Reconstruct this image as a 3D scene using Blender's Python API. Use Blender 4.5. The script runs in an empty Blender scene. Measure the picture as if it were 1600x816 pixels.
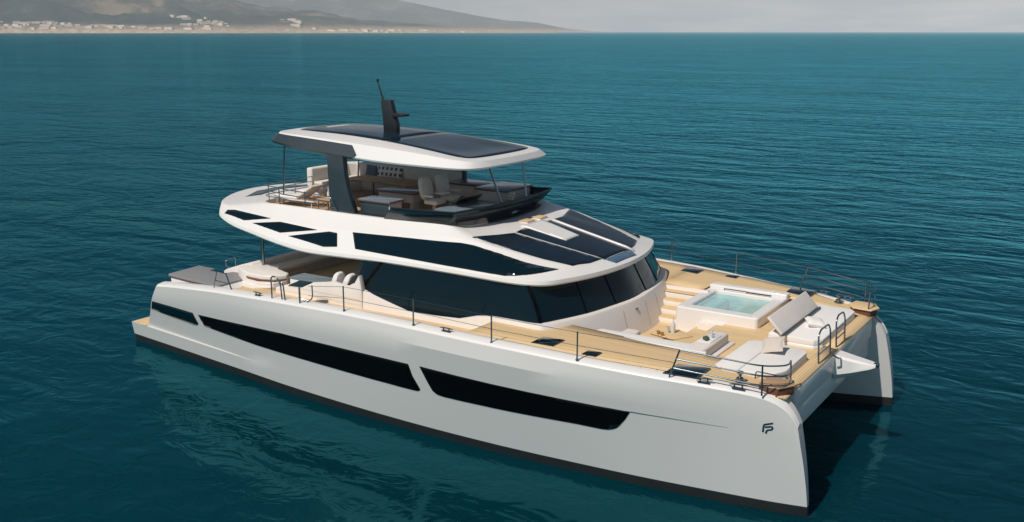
import bpy, bmesh, math, random
from mathutils import Vector, Matrix
from mathutils.bvhtree import BVHTree
random.seed(7)
R = math.radians
scene = bpy.context.scene
COL = scene.collection

# ------------------------------------------------------------------ camera
cam = bpy.data.objects.new("camera", bpy.data.cameras.new("camera"))
COL.objects.link(cam)
cam.data.lens = 34.573
cam.data.sensor_width = 36.0
cam.data.clip_start = 0.5
cam.data.clip_end = 200000
cam.location = (29.116, -24.369, 10.511)
cam.rotation_euler = (R(90 - 13.115), 0, R(123.3474 - 90))
scene.camera = cam

# ------------------------------------------------------------------ sun, sky, exposure
SUN_DIR = Vector((0.15, 0.78, -1.0)).normalized()          # the way the light travels
sun = bpy.data.objects.new("sun", bpy.data.lights.new("sun", 'SUN'))
COL.objects.link(sun)
sun.data.energy = 5.0
sun.data.angle = R(0.6)
sun.data.color = (1.0, 0.94, 0.86)
sun.rotation_euler = SUN_DIR.to_track_quat('-Z', 'Y').to_euler()
sun.location = (0, -40, 60)
world = bpy.data.worlds.new("World")
scene.world = world
world.use_nodes = True
wn, wl = world.node_tree.nodes, world.node_tree.links
wn.clear()
sky = wn.new("ShaderNodeTexSky"); sky.sky_type = 'NISHITA'; sky.sun_disc = False
to_sun = -SUN_DIR
sky.sun_elevation = math.asin(to_sun.z)
sky.sun_rotation = math.atan2(to_sun.x, to_sun.y)
sky.altitude = 0; sky.air_density = 1.0; sky.dust_density = 0.5; sky.ozone_density = 1.0
bg = wn.new("ShaderNodeBackground"); bg.inputs[1].default_value = 0.05
# soft cloud bank low over the horizon: real direction on the sky, part of the sky itself
tc = wn.new("ShaderNodeTexCoord")
mp = wn.new("ShaderNodeMapping"); mp.inputs['Scale'].default_value = (4.0, 4.0, 30.0)
wl.new(tc.outputs['Generated'], mp.inputs['Vector'])
cn = wn.new("ShaderNodeTexNoise"); cn.inputs['Scale'].default_value = 2.2; cn.inputs['Detail'].default_value = 7
cn.inputs['Roughness'].default_value = 0.55
wl.new(mp.outputs[0], cn.inputs['Vector'])
cr = wn.new("ShaderNodeValToRGB")
cr.color_ramp.elements[0].position = 0.42; cr.color_ramp.elements[0].color = (0, 0, 0, 1)
cr.color_ramp.elements[1].position = 0.66; cr.color_ramp.elements[1].color = (1, 1, 1, 1)
wl.new(cn.outputs['Fac'], cr.inputs[0])
sep = wn.new("ShaderNodeSeparateXYZ"); wl.new(tc.outputs['Generated'], sep.inputs[0])
mr = wn.new("ShaderNodeMapRange"); mr.inputs[1].default_value = 0.0; mr.inputs[2].default_value = 0.09
mr.inputs[3].default_value = 0.85; mr.inputs[4].default_value = 0.0
wl.new(sep.outputs[2], mr.inputs[0])
mul = wn.new("ShaderNodeMath"); mul.operation = 'MULTIPLY'
wl.new(cr.outputs[0], mul.inputs[0]); wl.new(mr.outputs[0], mul.inputs[1])
hz = wn.new("ShaderNodeMapRange"); hz.inputs[1].default_value = 0.025; hz.inputs[2].default_value = 0.10
hz.inputs[3].default_value = 0.97; hz.inputs[4].default_value = 0.0
wl.new(sep.outputs[2], hz.inputs[0])
mixh = wn.new("ShaderNodeMixRGB"); mixh.inputs[2].default_value = (13.0, 13.4, 13.9, 1)
wl.new(hz.outputs[0], mixh.inputs[0]); wl.new(sky.outputs[0], mixh.inputs[1])
mix = wn.new("ShaderNodeMixRGB"); mix.inputs[2].default_value = (24.0, 20.6, 18.8, 1)
wl.new(mul.outputs[0], mix.inputs[0]); wl.new(mixh.outputs[0], mix.inputs[1])
wl.new(mix.outputs[0], bg.inputs[0])
wo = wn.new("ShaderNodeOutputWorld"); wl.new(bg.outputs[0], wo.inputs[0])
scene.view_settings.view_transform = 'Standard'
scene.view_settings.look = 'None'
scene.view_settings.exposure = -0.30
scene.view_settings.gamma = 1.0
scene.view_settings.use_curve_mapping = False
try:
    scene.cycles.volume_bounces = 1
    scene.cycles.max_bounces = 8
    scene.cycles.volume_step_rate = 10
    scene.cycles.use_denoising = True
except Exception:
    pass

# ------------------------------------------------------------------ materials
def node_mat(name):
    m = bpy.data.materials.new(name); m.use_nodes = True
    return m, m.node_tree.nodes, m.node_tree.links, m.node_tree.nodes["Principled BSDF"]

def surf(name, col, rough=0.5, metal=0.0, coat=0.0, var=0.06, scale=3.0, bump=0.0, bscale=40.0, spec=0.5):
    """principled paint with a little uneven tone and optional fine relief"""
    m, n, l, b = node_mat(name)
    t = n.new("ShaderNodeTexCoord")
    nz = n.new("ShaderNodeTexNoise"); nz.inputs['Scale'].default_value = scale; nz.inputs['Detail'].default_value = 6
    l.new(t.outputs['Object'], nz.inputs['Vector'])
    mx = n.new("ShaderNodeMixRGB")
    mx.inputs[1].default_value = (*[c * (1 - var) for c in col], 1)
    mx.inputs[2].default_value = (*[min(1, c * (1 + var)) for c in col], 1)
    l.new(nz.outputs['Fac'], mx.inputs[0]); l.new(mx.outputs[0], b.inputs['Base Color'])
    b.inputs['Roughness'].default_value = rough; b.inputs['Metallic'].default_value = metal
    b.inputs['Coat Weight'].default_value = coat; b.inputs['Coat Roughness'].default_value = 0.08
    b.inputs['Specular IOR Level'].default_value = spec
    if bump:
        n2 = n.new("ShaderNodeTexNoise"); n2.inputs['Scale'].default_value = bscale; n2.inputs['Detail'].default_value = 4
        l.new(t.outputs['Object'], n2.inputs['Vector'])
        bp = n.new("ShaderNodeBump"); bp.inputs['Strength'].default_value = bump; bp.inputs['Distance'].default_value = 0.01
        l.new(n2.outputs['Fac'], bp.inputs['Height']); l.new(bp.outputs[0], b.inputs['Normal'])
    return m

def teak(name, ca, cb, axis='Y', pitch=0.062):
    m, n, l, b = node_mat(name)
    t = n.new("ShaderNodeTexCoord"); s = n.new("ShaderNodeSeparateXYZ"); l.new(t.outputs['Object'], s.inputs[0])
    d = n.new("ShaderNodeMath"); d.operation = 'DIVIDE'; d.inputs[1].default_value = pitch
    l.new(s.outputs[axis], d.inputs[0])
    fr = n.new("ShaderNodeMath"); fr.operation = 'FRACT'; l.new(d.outputs[0], fr.inputs[0])
    fl = n.new("ShaderNodeMath"); fl.operation = 'FLOOR'; l.new(d.outputs[0], fl.inputs[0])
    wn_ = n.new("ShaderNodeTexWhiteNoise"); wn_.noise_dimensions = '1D'; l.new(fl.outputs[0], wn_.inputs['W'])
    mpn = n.new("ShaderNodeMapping")
    mpn.inputs['Scale'].default_value = (1.5, 30, 30) if axis == 'Y' else (30, 1.5, 30)
    l.new(t.outputs['Object'], mpn.inputs[0])
    nz = n.new("ShaderNodeTexNoise"); nz.inputs['Scale'].default_value = 2.0; nz.inputs['Detail'].default_value = 6
    l.new(mpn.outputs[0], nz.inputs['Vector'])
    ad = n.new("ShaderNodeMath"); ad.operation = 'ADD'; l.new(nz.outputs['Fac'], ad.inputs[0])
    w2 = n.new("ShaderNodeMath"); w2.operation = 'MULTIPLY_ADD'; w2.inputs[1].default_value = 0.5; w2.inputs[2].default_value = -0.25
    l.new(wn_.outputs['Value'], w2.inputs[0]); l.new(w2.outputs[0], ad.inputs[1])
    mx = n.new("ShaderNodeMixRGB"); mx.inputs[1].default_value = (*ca, 1); mx.inputs[2].default_value = (*cb, 1)
    l.new(ad.outputs[0], mx.inputs[0])
    gt = n.new("ShaderNodeMath"); gt.operation = 'LESS_THAN'; gt.inputs[1].default_value = 0.11; l.new(fr.outputs[0], gt.inputs[0])
    gm = n.new("ShaderNodeMath"); gm.operation = 'MULTIPLY'; gm.inputs[1].default_value = 0.75; l.new(gt.outputs[0], gm.inputs[0])
    mx2 = n.new("ShaderNodeMixRGB"); mx2.inputs[2].default_value = (0.07, 0.05, 0.035, 1)
    l.new(gm.outputs[0], mx2.inputs[0]); l.new(mx.outputs[0], mx2.inputs[1]); l.new(mx2.outputs[0], b.inputs['Base Color'])
    b.inputs['Roughness'].default_value = 0.65
    return m

def solar_mat(name, col, line, cell=0.22):
    m, n, l, b = node_mat(name)
    t = n.new("ShaderNodeTexCoord")
    br = n.new("ShaderNodeTexBrick"); br.offset = 0.0
    br.inputs['Color1'].default_value = (*col, 1); br.inputs['Color2'].default_value = (*[c * 1.35 for c in col], 1)
    br.inputs['Mortar'].default_value = (*line, 1); br.inputs['Scale'].default_value = 1.0
    br.inputs['Mortar Size'].default_value = 0.013; br.inputs['Brick Width'].default_value = cell; br.inputs['Row Height'].default_value = cell
    l.new(t.outputs['Object'], br.inputs['Vector']); l.new(br.outputs['Color'], b.inputs['Base Color'])
    b.inputs['Roughness'].default_value = 0.14; b.inputs['Coat Weight'].default_value = 0.0; b.inputs['Specular IOR Level'].default_value = 0.32
    return m

def lattice_mat(name, ca, cb, sc):
    m, n, l, b = node_mat(name)
    t = n.new("ShaderNodeTexCoord")
    ck = n.new("ShaderNodeTexBrick"); ck.offset = 0.0
    ck.inputs['Color1'].default_value = (*cb, 1); ck.inputs['Color2'].default_value = (*cb, 1); ck.inputs['Mortar'].default_value = (*ca, 1)
    ck.inputs['Scale'].default_value = 1.0; ck.inputs['Mortar Size'].default_value = sc * 0.24; ck.inputs['Brick Width'].default_value = sc; ck.inputs['Row Height'].default_value = sc
    l.new(t.outputs['UV'], ck.inputs['Vector']); l.new(ck.outputs['Color'], b.inputs['Base Color'])
    b.inputs['Roughness'].default_value = 0.9
    return m

M = {}
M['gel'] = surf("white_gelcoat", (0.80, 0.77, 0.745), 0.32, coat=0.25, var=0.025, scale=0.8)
M['gelshade'] = surf("shaded_hull_gelcoat", (0.595, 0.572, 0.555), 0.34, coat=0.2, var=0.03, scale=0.5)  # white gelcoat darkened for the hull: shade of its sides put into the colour
M['gelcream'] = surf("cream_moulding", (0.80, 0.745, 0.70), 0.4, coat=0.1, var=0.03)
M['boot'] = surf("antifouling_paint", (0.012, 0.013, 0.013), 0.6, var=0.35, scale=2.0)
M['glass'] = surf("tinted_glass", (0.002, 0.011, 0.017), 0.05, coat=0.0, var=0.2, scale=0.4, spec=.4)
M['hullglass'] = surf("black_hull_glass", (0.002, 0.002, 0.0025), 0.10, var=0.2, scale=0.5, spec=0.25)
M['solar'] = solar_mat("solar_film", (0.004, 0.013, 0.024), (0.020, 0.042, 0.062))
M['solarroof'] = solar_mat("roof_solar_glass", (0.003, 0.011, 0.021), (0.006, 0.017, 0.028), .45)
M['solarlight'] = solar_mat("pale_solar_film", (0.07, 0.13, 0.21), (0.09, 0.15, 0.23))
M['teak'] = teak("teak_planks", (0.66, 0.465, 0.245), (0.80, 0.59, 0.335))
M['teakx'] = teak("teak_cross_planks", (0.66, 0.465, 0.245), (0.80, 0.59, 0.335), axis='X')
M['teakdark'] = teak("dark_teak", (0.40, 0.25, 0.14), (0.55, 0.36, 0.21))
M['mahogany'] = surf("mahogany", (0.16, 0.060, 0.032), 0.45, var=0.3, scale=9)
M['steel'] = surf("stainless_steel", (0.27, 0.32, 0.36), 0.24, metal=1.0, var=0.1)
M['wire'] = surf("rail_wire", (0.30, 0.32, 0.33), 0.35, metal=1.0)
M['dark'] = surf("dark_grey_paint", (0.030, 0.044, 0.054), 0.38, coat=0.3, var=0.15, scale=2)
M['mastpaint'] = surf("mast_black_paint", (0.018, 0.022, 0.026), 0.4, var=0.2)
M['black'] = surf("black_plastic", (0.010, 0.011, 0.013), 0.4, var=0.2)
M['fabric'] = surf("pale_upholstery", (0.70, 0.65, 0.61), 0.92, var=0.05, scale=6, bump=0.25, bscale=90)
M['fabricwhite'] = surf("white_upholstery", (0.77, 0.745, 0.72), 0.92, var=0.04, scale=6, bump=0.2, bscale=90)
M['taupe'] = surf("taupe_upholstery", (0.66, 0.61, 0.56), 0.92, var=0.08, scale=6, bump=0.25, bscale=80)
M['greypad'] = surf("grey_mesh_cushion", (0.215, 0.22, 0.23), 0.9, var=0.08, scale=9, bump=0.3, bscale=120)
M['beige'] = surf("beige_linen", (0.58, 0.51, 0.45), 0.95, var=0.06, scale=12, bump=0.3, bscale=130)
M['grey'] = surf("mid_grey_moulding", (0.52, 0.51, 0.50), 0.5, var=0.08)
M['top'] = surf("blue_grey_worktop", (0.16, 0.20, 0.24), 0.2, var=0.1)
M['lattice'] = lattice_mat("lattice_fabric", (0.74, 0.70, 0.66), (0.12, 0.12, 0.13), 0.2)
M['latticesmall'] = lattice_mat("small_lattice_fabric", (0.74, 0.70, 0.66), (0.12, 0.12, 0.13), 0.085)
M['latticefine'] = lattice_mat("fine_lattice_fabric", (0.50, 0.49, 0.48), (0.10, 0.11, 0.12), 0.11)
M['bluefab'] = surf("blue_grey_fabric", (0.13, 0.17, 0.23), 0.9, var=0.15, scale=14)
M['clearglass'] = surf("pale_glassware", (0.62, 0.66, 0.66), 0.08, var=0.05)
M['bottle'] = surf("white_bottle", (0.66, 0.66, 0.66), 0.2, var=0.05)
M['green'] = surf("dark_green_fruit", (0.05, 0.085, 0.05), 0.6, var=0.3, scale=20)
M['amber'] = surf("amber_cup", (0.42, 0.20, 0.07), 0.4, var=0.1)
M['navy'] = surf("navy_panel", (0.006, 0.028, 0.045), 0.6, spec=.25)
M['emblem'] = surf("emblem_dark_blue", (0.006, 0.035, 0.050), 0.35)
M['linegrey'] = surf("crease_grey", (0.16, 0.19, 0.20), 0.5)
# smoked windscreen of the fly bridge: dark but you look through it a little
m, n, l, b = node_mat("smoked_windscreen")
b.inputs['Base Color'].default_value = (0.012, 0.022, 0.028, 1); b.inputs['Roughness'].default_value = 0.06
tr = n.new("ShaderNodeBsdfTransparent"); tr.inputs[0].default_value = (0.5, 0.55, 0.55, 1)
mxs = n.new("ShaderNodeMixShader"); mxs.inputs[0].default_value = 0.5
l.new(tr.outputs[0], mxs.inputs[1]); l.new(b.outputs[0], mxs.inputs[2]); l.new(mxs.outputs[0], n["Material Output"].inputs[0])
M['smoke'] = m
# spa water
m, n, l, b = node_mat("spa_water"); spa_nodes = (n, l, b)
b.inputs['Base Color'].default_value = (0.20, 0.60, 0.66, 1); b.inputs['Roughness'].default_value = 0.05
t = n.new("ShaderNodeTexCoord"); nz = n.new("ShaderNodeTexNoise"); nz.inputs['Scale'].default_value = 3.0; nz.inputs['Detail'].default_value = 3
l.new(t.outputs['Object'], nz.inputs['Vector'])
rp = n.new("ShaderNodeValToRGB"); rp.color_ramp.elements[0].color = (0.48, 0.80, 0.83, 1); rp.color_ramp.elements[1].color = (0.80, 0.92, 0.92, 1)
rp.color_ramp.elements[0].position = .4; rp.color_ramp.elements[1].position = .72
l.new(nz.outputs['Fac'], rp.inputs[0]); l.new(rp.outputs[0], b.inputs['Base Color'])
bp = n.new("ShaderNodeBump"); bp.inputs['Strength'].default_value = 0.4; bp.inputs['Distance'].default_value = 0.03
n3 = n.new("ShaderNodeTexNoise"); n3.inputs['Scale'].default_value = 9; l.new(t.outputs['Object'], n3.inputs['Vector'])
l.new(n3.outputs['Fac'], bp.inputs['Height']); l.new(bp.outputs[0], b.inputs['Normal'])
tr = n.new('ShaderNodeBsdfTransparent'); tr.inputs[0].default_value = (.72, .95, .97, 1)
ms = n.new('ShaderNodeMixShader'); ms.inputs[0].default_value = .5
l.new(tr.outputs[0], ms.inputs[1]); l.new(b.outputs[0], ms.inputs[2]); l.new(ms.outputs[0], n['Material Output'].inputs[0])
M['spawater'] = m

# ------------------------------------------------------------------ mesh helpers
def link(name, me, mat, parent=None):
    o = bpy.data.objects.new(name, me)
    if mat is not None: me.materials.append(M[mat] if isinstance(mat, str) else mat)
    COL.objects.link(o)
    if parent is not None: o.parent = parent
    return o

def shade(me, ang=35):
    for p_ in me.polygons: p_.use_smooth = True
    try: me.set_sharp_from_angle(angle=R(ang))
    except Exception: pass

def mesh(name, verts, faces, mat, parent=None, ang=35, bevel=0.0, seg=2, recalc=True, sub=0):
    me = bpy.data.meshes.new(name); me.from_pydata([tuple(v) for v in verts], [], faces); me.update()
    if recalc:
        bm = bmesh.new(); bm.from_mesh(me)
        bmesh.ops.remove_doubles(bm, verts=bm.verts, dist=1e-5)
        bmesh.ops.recalc_face_normals(bm, faces=bm.faces); bm.to_mesh(me); bm.free()
    if bevel:
        bm = bmesh.new(); bm.from_mesh(me)
        es = [e for e in bm.edges if len(e.link_faces) == 2 and e.calc_face_angle(0) > R(28)]
        bmesh.ops.bevel(bm, geom=es, offset=bevel, segments=seg, profile=0.5, affect='EDGES', clamp_overlap=True)
        bm.to_mesh(me); bm.free()
    shade(me, ang)
    o = link(name, me, mat, parent)
    if sub:
        md = o.modifiers.new("sub", 'SUBSURF'); md.levels = sub; md.render_levels = sub
    return o

def box_vf(x0, x1, y0, y1, z0, z1):
    v = [(x0,y0,z0),(x1,y0,z0),(x1,y1,z0),(x0,y1,z0),(x0,y0,z1),(x1,y0,z1),(x1,y1,z1),(x0,y1,z1)]
    f = [(0,3,2,1),(4,5,6,7),(0,1,5,4),(1,2,6,5),(2,3,7,6),(3,0,4,7)]
    return v, f

def box(name, x0, x1, y0, y1, z0, z1, mat, parent=None, bevel=0.02, seg=2, ang=40):
    v, f = box_vf(x0, x1, y0, y1, z0, z1)
    return mesh(name, v, f, mat, parent, bevel=bevel, seg=seg, ang=ang)

def prism_vf(poly, z0, z1, zf=None):
    n_ = len(poly)
    v = [(x, y, z0 if zf is None else zf(x, y) + z0) for x, y in poly] + [(x, y, z1 if zf is None else zf(x, y) + z1) for x, y in poly]
    f = [tuple(reversed(range(n_))), tuple(range(n_, 2 * n_))] + [(i, (i + 1) % n_, n_ + (i + 1) % n_, n_ + i) for i in range(n_)]
    return v, f

def prism(name, poly, z0, z1, mat, parent=None, bevel=0.02, seg=2, ang=40):
    v, f = prism_vf(poly, z0, z1)
    return mesh(name, v, f, mat, parent, bevel=bevel, seg=seg, ang=ang)

def slab_xz(name, poly, y0, y1, mat, parent, bevel=.02):
    n_ = len(poly); V = [(x, y0, z) for x, z in poly] + [(x, y1, z) for x, z in poly]
    F = [tuple(range(n_)), tuple(reversed(range(n_, 2 * n_)))] + [(i, (i + 1) % n_, n_ + (i + 1) % n_, n_ + i) for i in range(n_)]
    return mesh(name, V, F, mat, parent, bevel=bevel)

def merge(*vfs):
    V, F = [], []
    for v, f in vfs:
        o = len(V); V += list(v); F += [tuple(i + o for i in q) for q in f]
    return V, F

def round_path(pts, rad, n_=5):
    """round the corners of a polyline"""
    pts = [Vector(q) for q in pts]; out = [pts[0]]
    for a, b_, c in zip(pts, pts[1:], pts[2:]):
        d1, d2 = (a - b_), (c - b_); r = min(rad, d1.length * .48, d2.length * .48)
        p0, p2 = b_ + d1.normalized() * r, b_ + d2.normalized() * r
        for i in range(n_ + 1):
            t_ = i / n_; out.append(p0 * (1 - t_) ** 2 + b_ * 2 * t_ * (1 - t_) + p2 * t_ * t_)
    out.append(pts[-1]); return out

def tube_vf(pts, r, n_=8):
    pts = [Vector(q) for q in pts]; V, F = [], []
    up = None
    for i, q in enumerate(pts):
        t_ = (pts[min(i + 1, len(pts) - 1)] - pts[max(i - 1, 0)]).normalized()
        if up is None: up = t_.orthogonal().normalized()
        up = (up - t_ * up.dot(t_)).normalized(); sd = t_.cross(up)
        rr = r[i] if isinstance(r, (list, tuple)) else r
        for k in range(n_):
            a = 2 * math.pi * k / n_; V.append(q + up * (rr * math.cos(a)) + sd * (rr * math.sin(a)))
    for i in range(len(pts) - 1):
        for k in range(n_):
            a, b_ = i * n_ + k, i * n_ + (k + 1) % n_; F.append((a, b_, b_ + n_, a + n_))
    F.append(tuple(reversed(range(n_)))); F.append(tuple(range((len(pts) - 1) * n_, len(pts) * n_)))
    return V, F

def tubes(name, paths, r, mat, parent=None, n_=8):
    v, f = merge(*[tube_vf(q, r, n_) for q in paths])
    return mesh(name, v, f, mat, parent, ang=50)

def lathe_vf(prof, c, n_=20):
    V, F = [], []
    for r, z in prof:
        for k in range(n_):
            a = 2 * math.pi * k / n_; V.append((c[0] + r * math.cos(a), c[1] + r * math.sin(a), c[2] + z))
    for i in range(len(prof) - 1):
        for k in range(n_):
            a, b_ = i * n_ + k, i * n_ + (k + 1) % n_; F.append((a, b_, b_ + n_, a + n_))
    F.append(tuple(reversed(range(n_)))); F.append(tuple(range((len(prof) - 1) * n_, len(prof) * n_)))
    return V, F

def interp(tab, x):
    if x <= tab[0][0]: return tab[0][1]
    for (a, va), (b_, vb) in zip(tab, tab[1:]):
        if x <= b_: return va + (vb - va) * (x - a) / (b_ - a)
    return tab[-1][1]

def sinterp(tab, x):
    """smooth (Catmull-Rom / cubic Hermite) table lookup"""
    n_ = len(tab)
    if x <= tab[0][0]: return tab[0][1]
    if x >= tab[-1][0]: return tab[-1][1]
    for i in range(n_ - 1):
        if x <= tab[i + 1][0]:
            x0, y0 = tab[i]; x1, y1 = tab[i + 1]; h = x1 - x0
            def sl(j):
                if j == 0 or j == n_ - 1:
                    k = min(max(j, 1), n_ - 1); return (tab[k][1] - tab[k - 1][1]) / (tab[k][0] - tab[k - 1][0])
                return (tab[j + 1][1] - tab[j - 1][1]) / (tab[j + 1][0] - tab[j - 1][0])
            t_ = (x - x0) / h; m0, m1 = sl(i) * h, sl(i + 1) * h
            return (2*t_**3 - 3*t_**2 + 1)*y0 + (t_**3 - 2*t_**2 + t_)*m0 + (-2*t_**3 + 3*t_**2)*y1 + (t_**3 - t_**2)*m1

def catmull(pts, per=4):
    pts = [Vector(q) for q in pts]; out = []
    for i in range(len(pts) - 1):
        p0, p1, p2, p3 = pts[max(i - 1, 0)], pts[i], pts[i + 1], pts[min(i + 2, len(pts) - 1)]
        if i == 0: p0 = Vector((p2.x, -p2.y, p2.z)) if abs(p1.y) < 1e-6 else p1
        if i == len(pts) - 2 and abs(p2.y) < 1e-6: p3 = Vector((p1.x, -p1.y, p1.z))
        d1 = max((p1 - p0).length, 1e-4) ** .5; d2 = max((p2 - p1).length, 1e-4) ** .5; d3 = max((p3 - p2).length, 1e-4) ** .5
        m1 = (p2 - p1) if (p1 - p0).length < 1e-5 else ((p1 - p0) / d1 - (p2 - p0) / (d1 + d2) + (p2 - p1) / d2) * d2
        m2 = (p2 - p1) if (p3 - p2).length < 1e-5 else ((p2 - p1) / d2 - (p3 - p1) / (d2 + d3) + (p3 - p2) / d3) * d2
        for k in range(per):
            t_ = k / per
            out.append(p1*(2*t_**3-3*t_**2+1) + m1*(t_**3-2*t_**2+t_) + p2*(-2*t_**3+3*t_**2) + m2*(t_**3-t_**2))
    out.append(pts[-1]); return out

def ring_full(half, per=4):
    """half ring (starboard, aft centre to front centre, y<=0) -> closed ring"""
    h = catmull(half, per)
    return h + [Vector((q.x, -q.y, q.z)) for q in reversed(h[1:-1])]

def loft_vf(rings, cap0=False, cap1=False):
    n_ = len(rings[0]); V = [q for r in rings for q in r]; F = []
    for i in range(len(rings) - 1):
        for k in range(n_):
            F.append((i * n_ + k, i * n_ + (k + 1) % n_, (i + 1) * n_ + (k + 1) % n_, (i + 1) * n_ + k))
    def cap(o):                                     # bridge mirrored halves, keeps caps clean on a symmetric ring
        h = n_ // 2
        for k in range(h):
            a, b_, c, d = k, k + 1, (n_ - k - 1) % n_, (n_ - k) % n_
            q = [o + a, o + b_, o + c, o + d]; u = []
            for w in q:
                if w not in u: u.append(w)
            if len(u) > 2: F.append(tuple(u))
    if cap0: cap(0)
    if cap1: cap((len(rings) - 1) * n_)
    return V, F

def bvh_of(*objs):
    V, P_ = [], []
    for o in objs:
        off = len(V); V += [v.co.copy() for v in o.data.vertices]; P_ += [tuple(i + off for i in q.vertices) for q in o.data.polygons]
    return BVHTree.FromPolygons(V, P_)

def drape(name, poly, axis, bvh, mat, parent, off=0.006, thick=0.012, step=0.25, side=-1, ang=30):
    """lay a thin real panel of the given outline on a curved surface.
    axis 'y': outline in (x,z), laid from the side; axis 'z': outline in (x,y), laid from above."""
    bm = bmesh.new()
    vs = [bm.verts.new((a, b_, 0)) for a, b_ in poly]; bm.faces.new(vs)
    for ax in (0, 1):
        lo, hi = min(q[ax] for q in poly), max(q[ax] for q in poly)
        k = int((hi - lo) / step)
        for i in range(1, k + 1):
            co = [0, 0, 0]; co[ax] = lo + (hi - lo) * i / (k + 1); no = [0, 0, 0]; no[ax] = 1
            bmesh.ops.bisect_plane(bm, geom=bm.verts[:] + bm.edges[:] + bm.faces[:], plane_co=co, plane_no=no, dist=1e-5)
    bmesh.ops.triangulate(bm, faces=[f for f in bm.faces if len(f.verts) > 4])
    last = None
    for v in bm.verts:
        a, b_ = v.co.x, v.co.y
        if axis == 'y': org, d = Vector((a, side * 12, b_)), Vector((0, -side, 0))
        else: org, d = Vector((a, b_, 14)), Vector((0, 0, -1))
        h = bvh.ray_cast(org, d)
        if h[0] is not None:
            nrm = h[1] if h[1].dot(d) < 0 else -h[1]
            v.co = h[0] + nrm * off; last = v.co.copy()
        else:
            hn = bvh.find_nearest(Vector((a, side * 4.5, b_)) if axis == 'y' else Vector((a, b_, 4.5)))
            v.co = hn[0] + (-d) * off
    bmesh.ops.recalc_face_normals(bm, faces=bm.faces)
    want = Vector((0, side, 0)) if axis == 'y' else Vector((0, 0, 1))
    tot = sum((f.normal * f.calc_area() for f in bm.faces), Vector())
    if tot.dot(want) < 0: bmesh.ops.reverse_faces(bm, faces=bm.faces)
    me = bpy.data.meshes.new(name); bm.to_mesh(me); bm.free(); shade(me, ang)
    o = link(name, me, mat, parent)
    md = o.modifiers.new("thickness", 'SOLIDIFY'); md.thickness = thick; md.offset = -1
    return o

def thing(name, label, cat, loc=(0, 0, 0), rz=0, group=None):
    o = bpy.data.objects.new(name, None); COL.objects.link(o)
    o.location = loc; o.rotation_euler = (0, 0, rz); o.empty_display_size = 0.3
    o['label'] = label; o['category'] = cat
    if group: o['group'] = group
    return o

def tag(o, label, cat, group=None):
    o['label'] = label; o['category'] = cat
    if group: o['group'] = group
    return o

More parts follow.
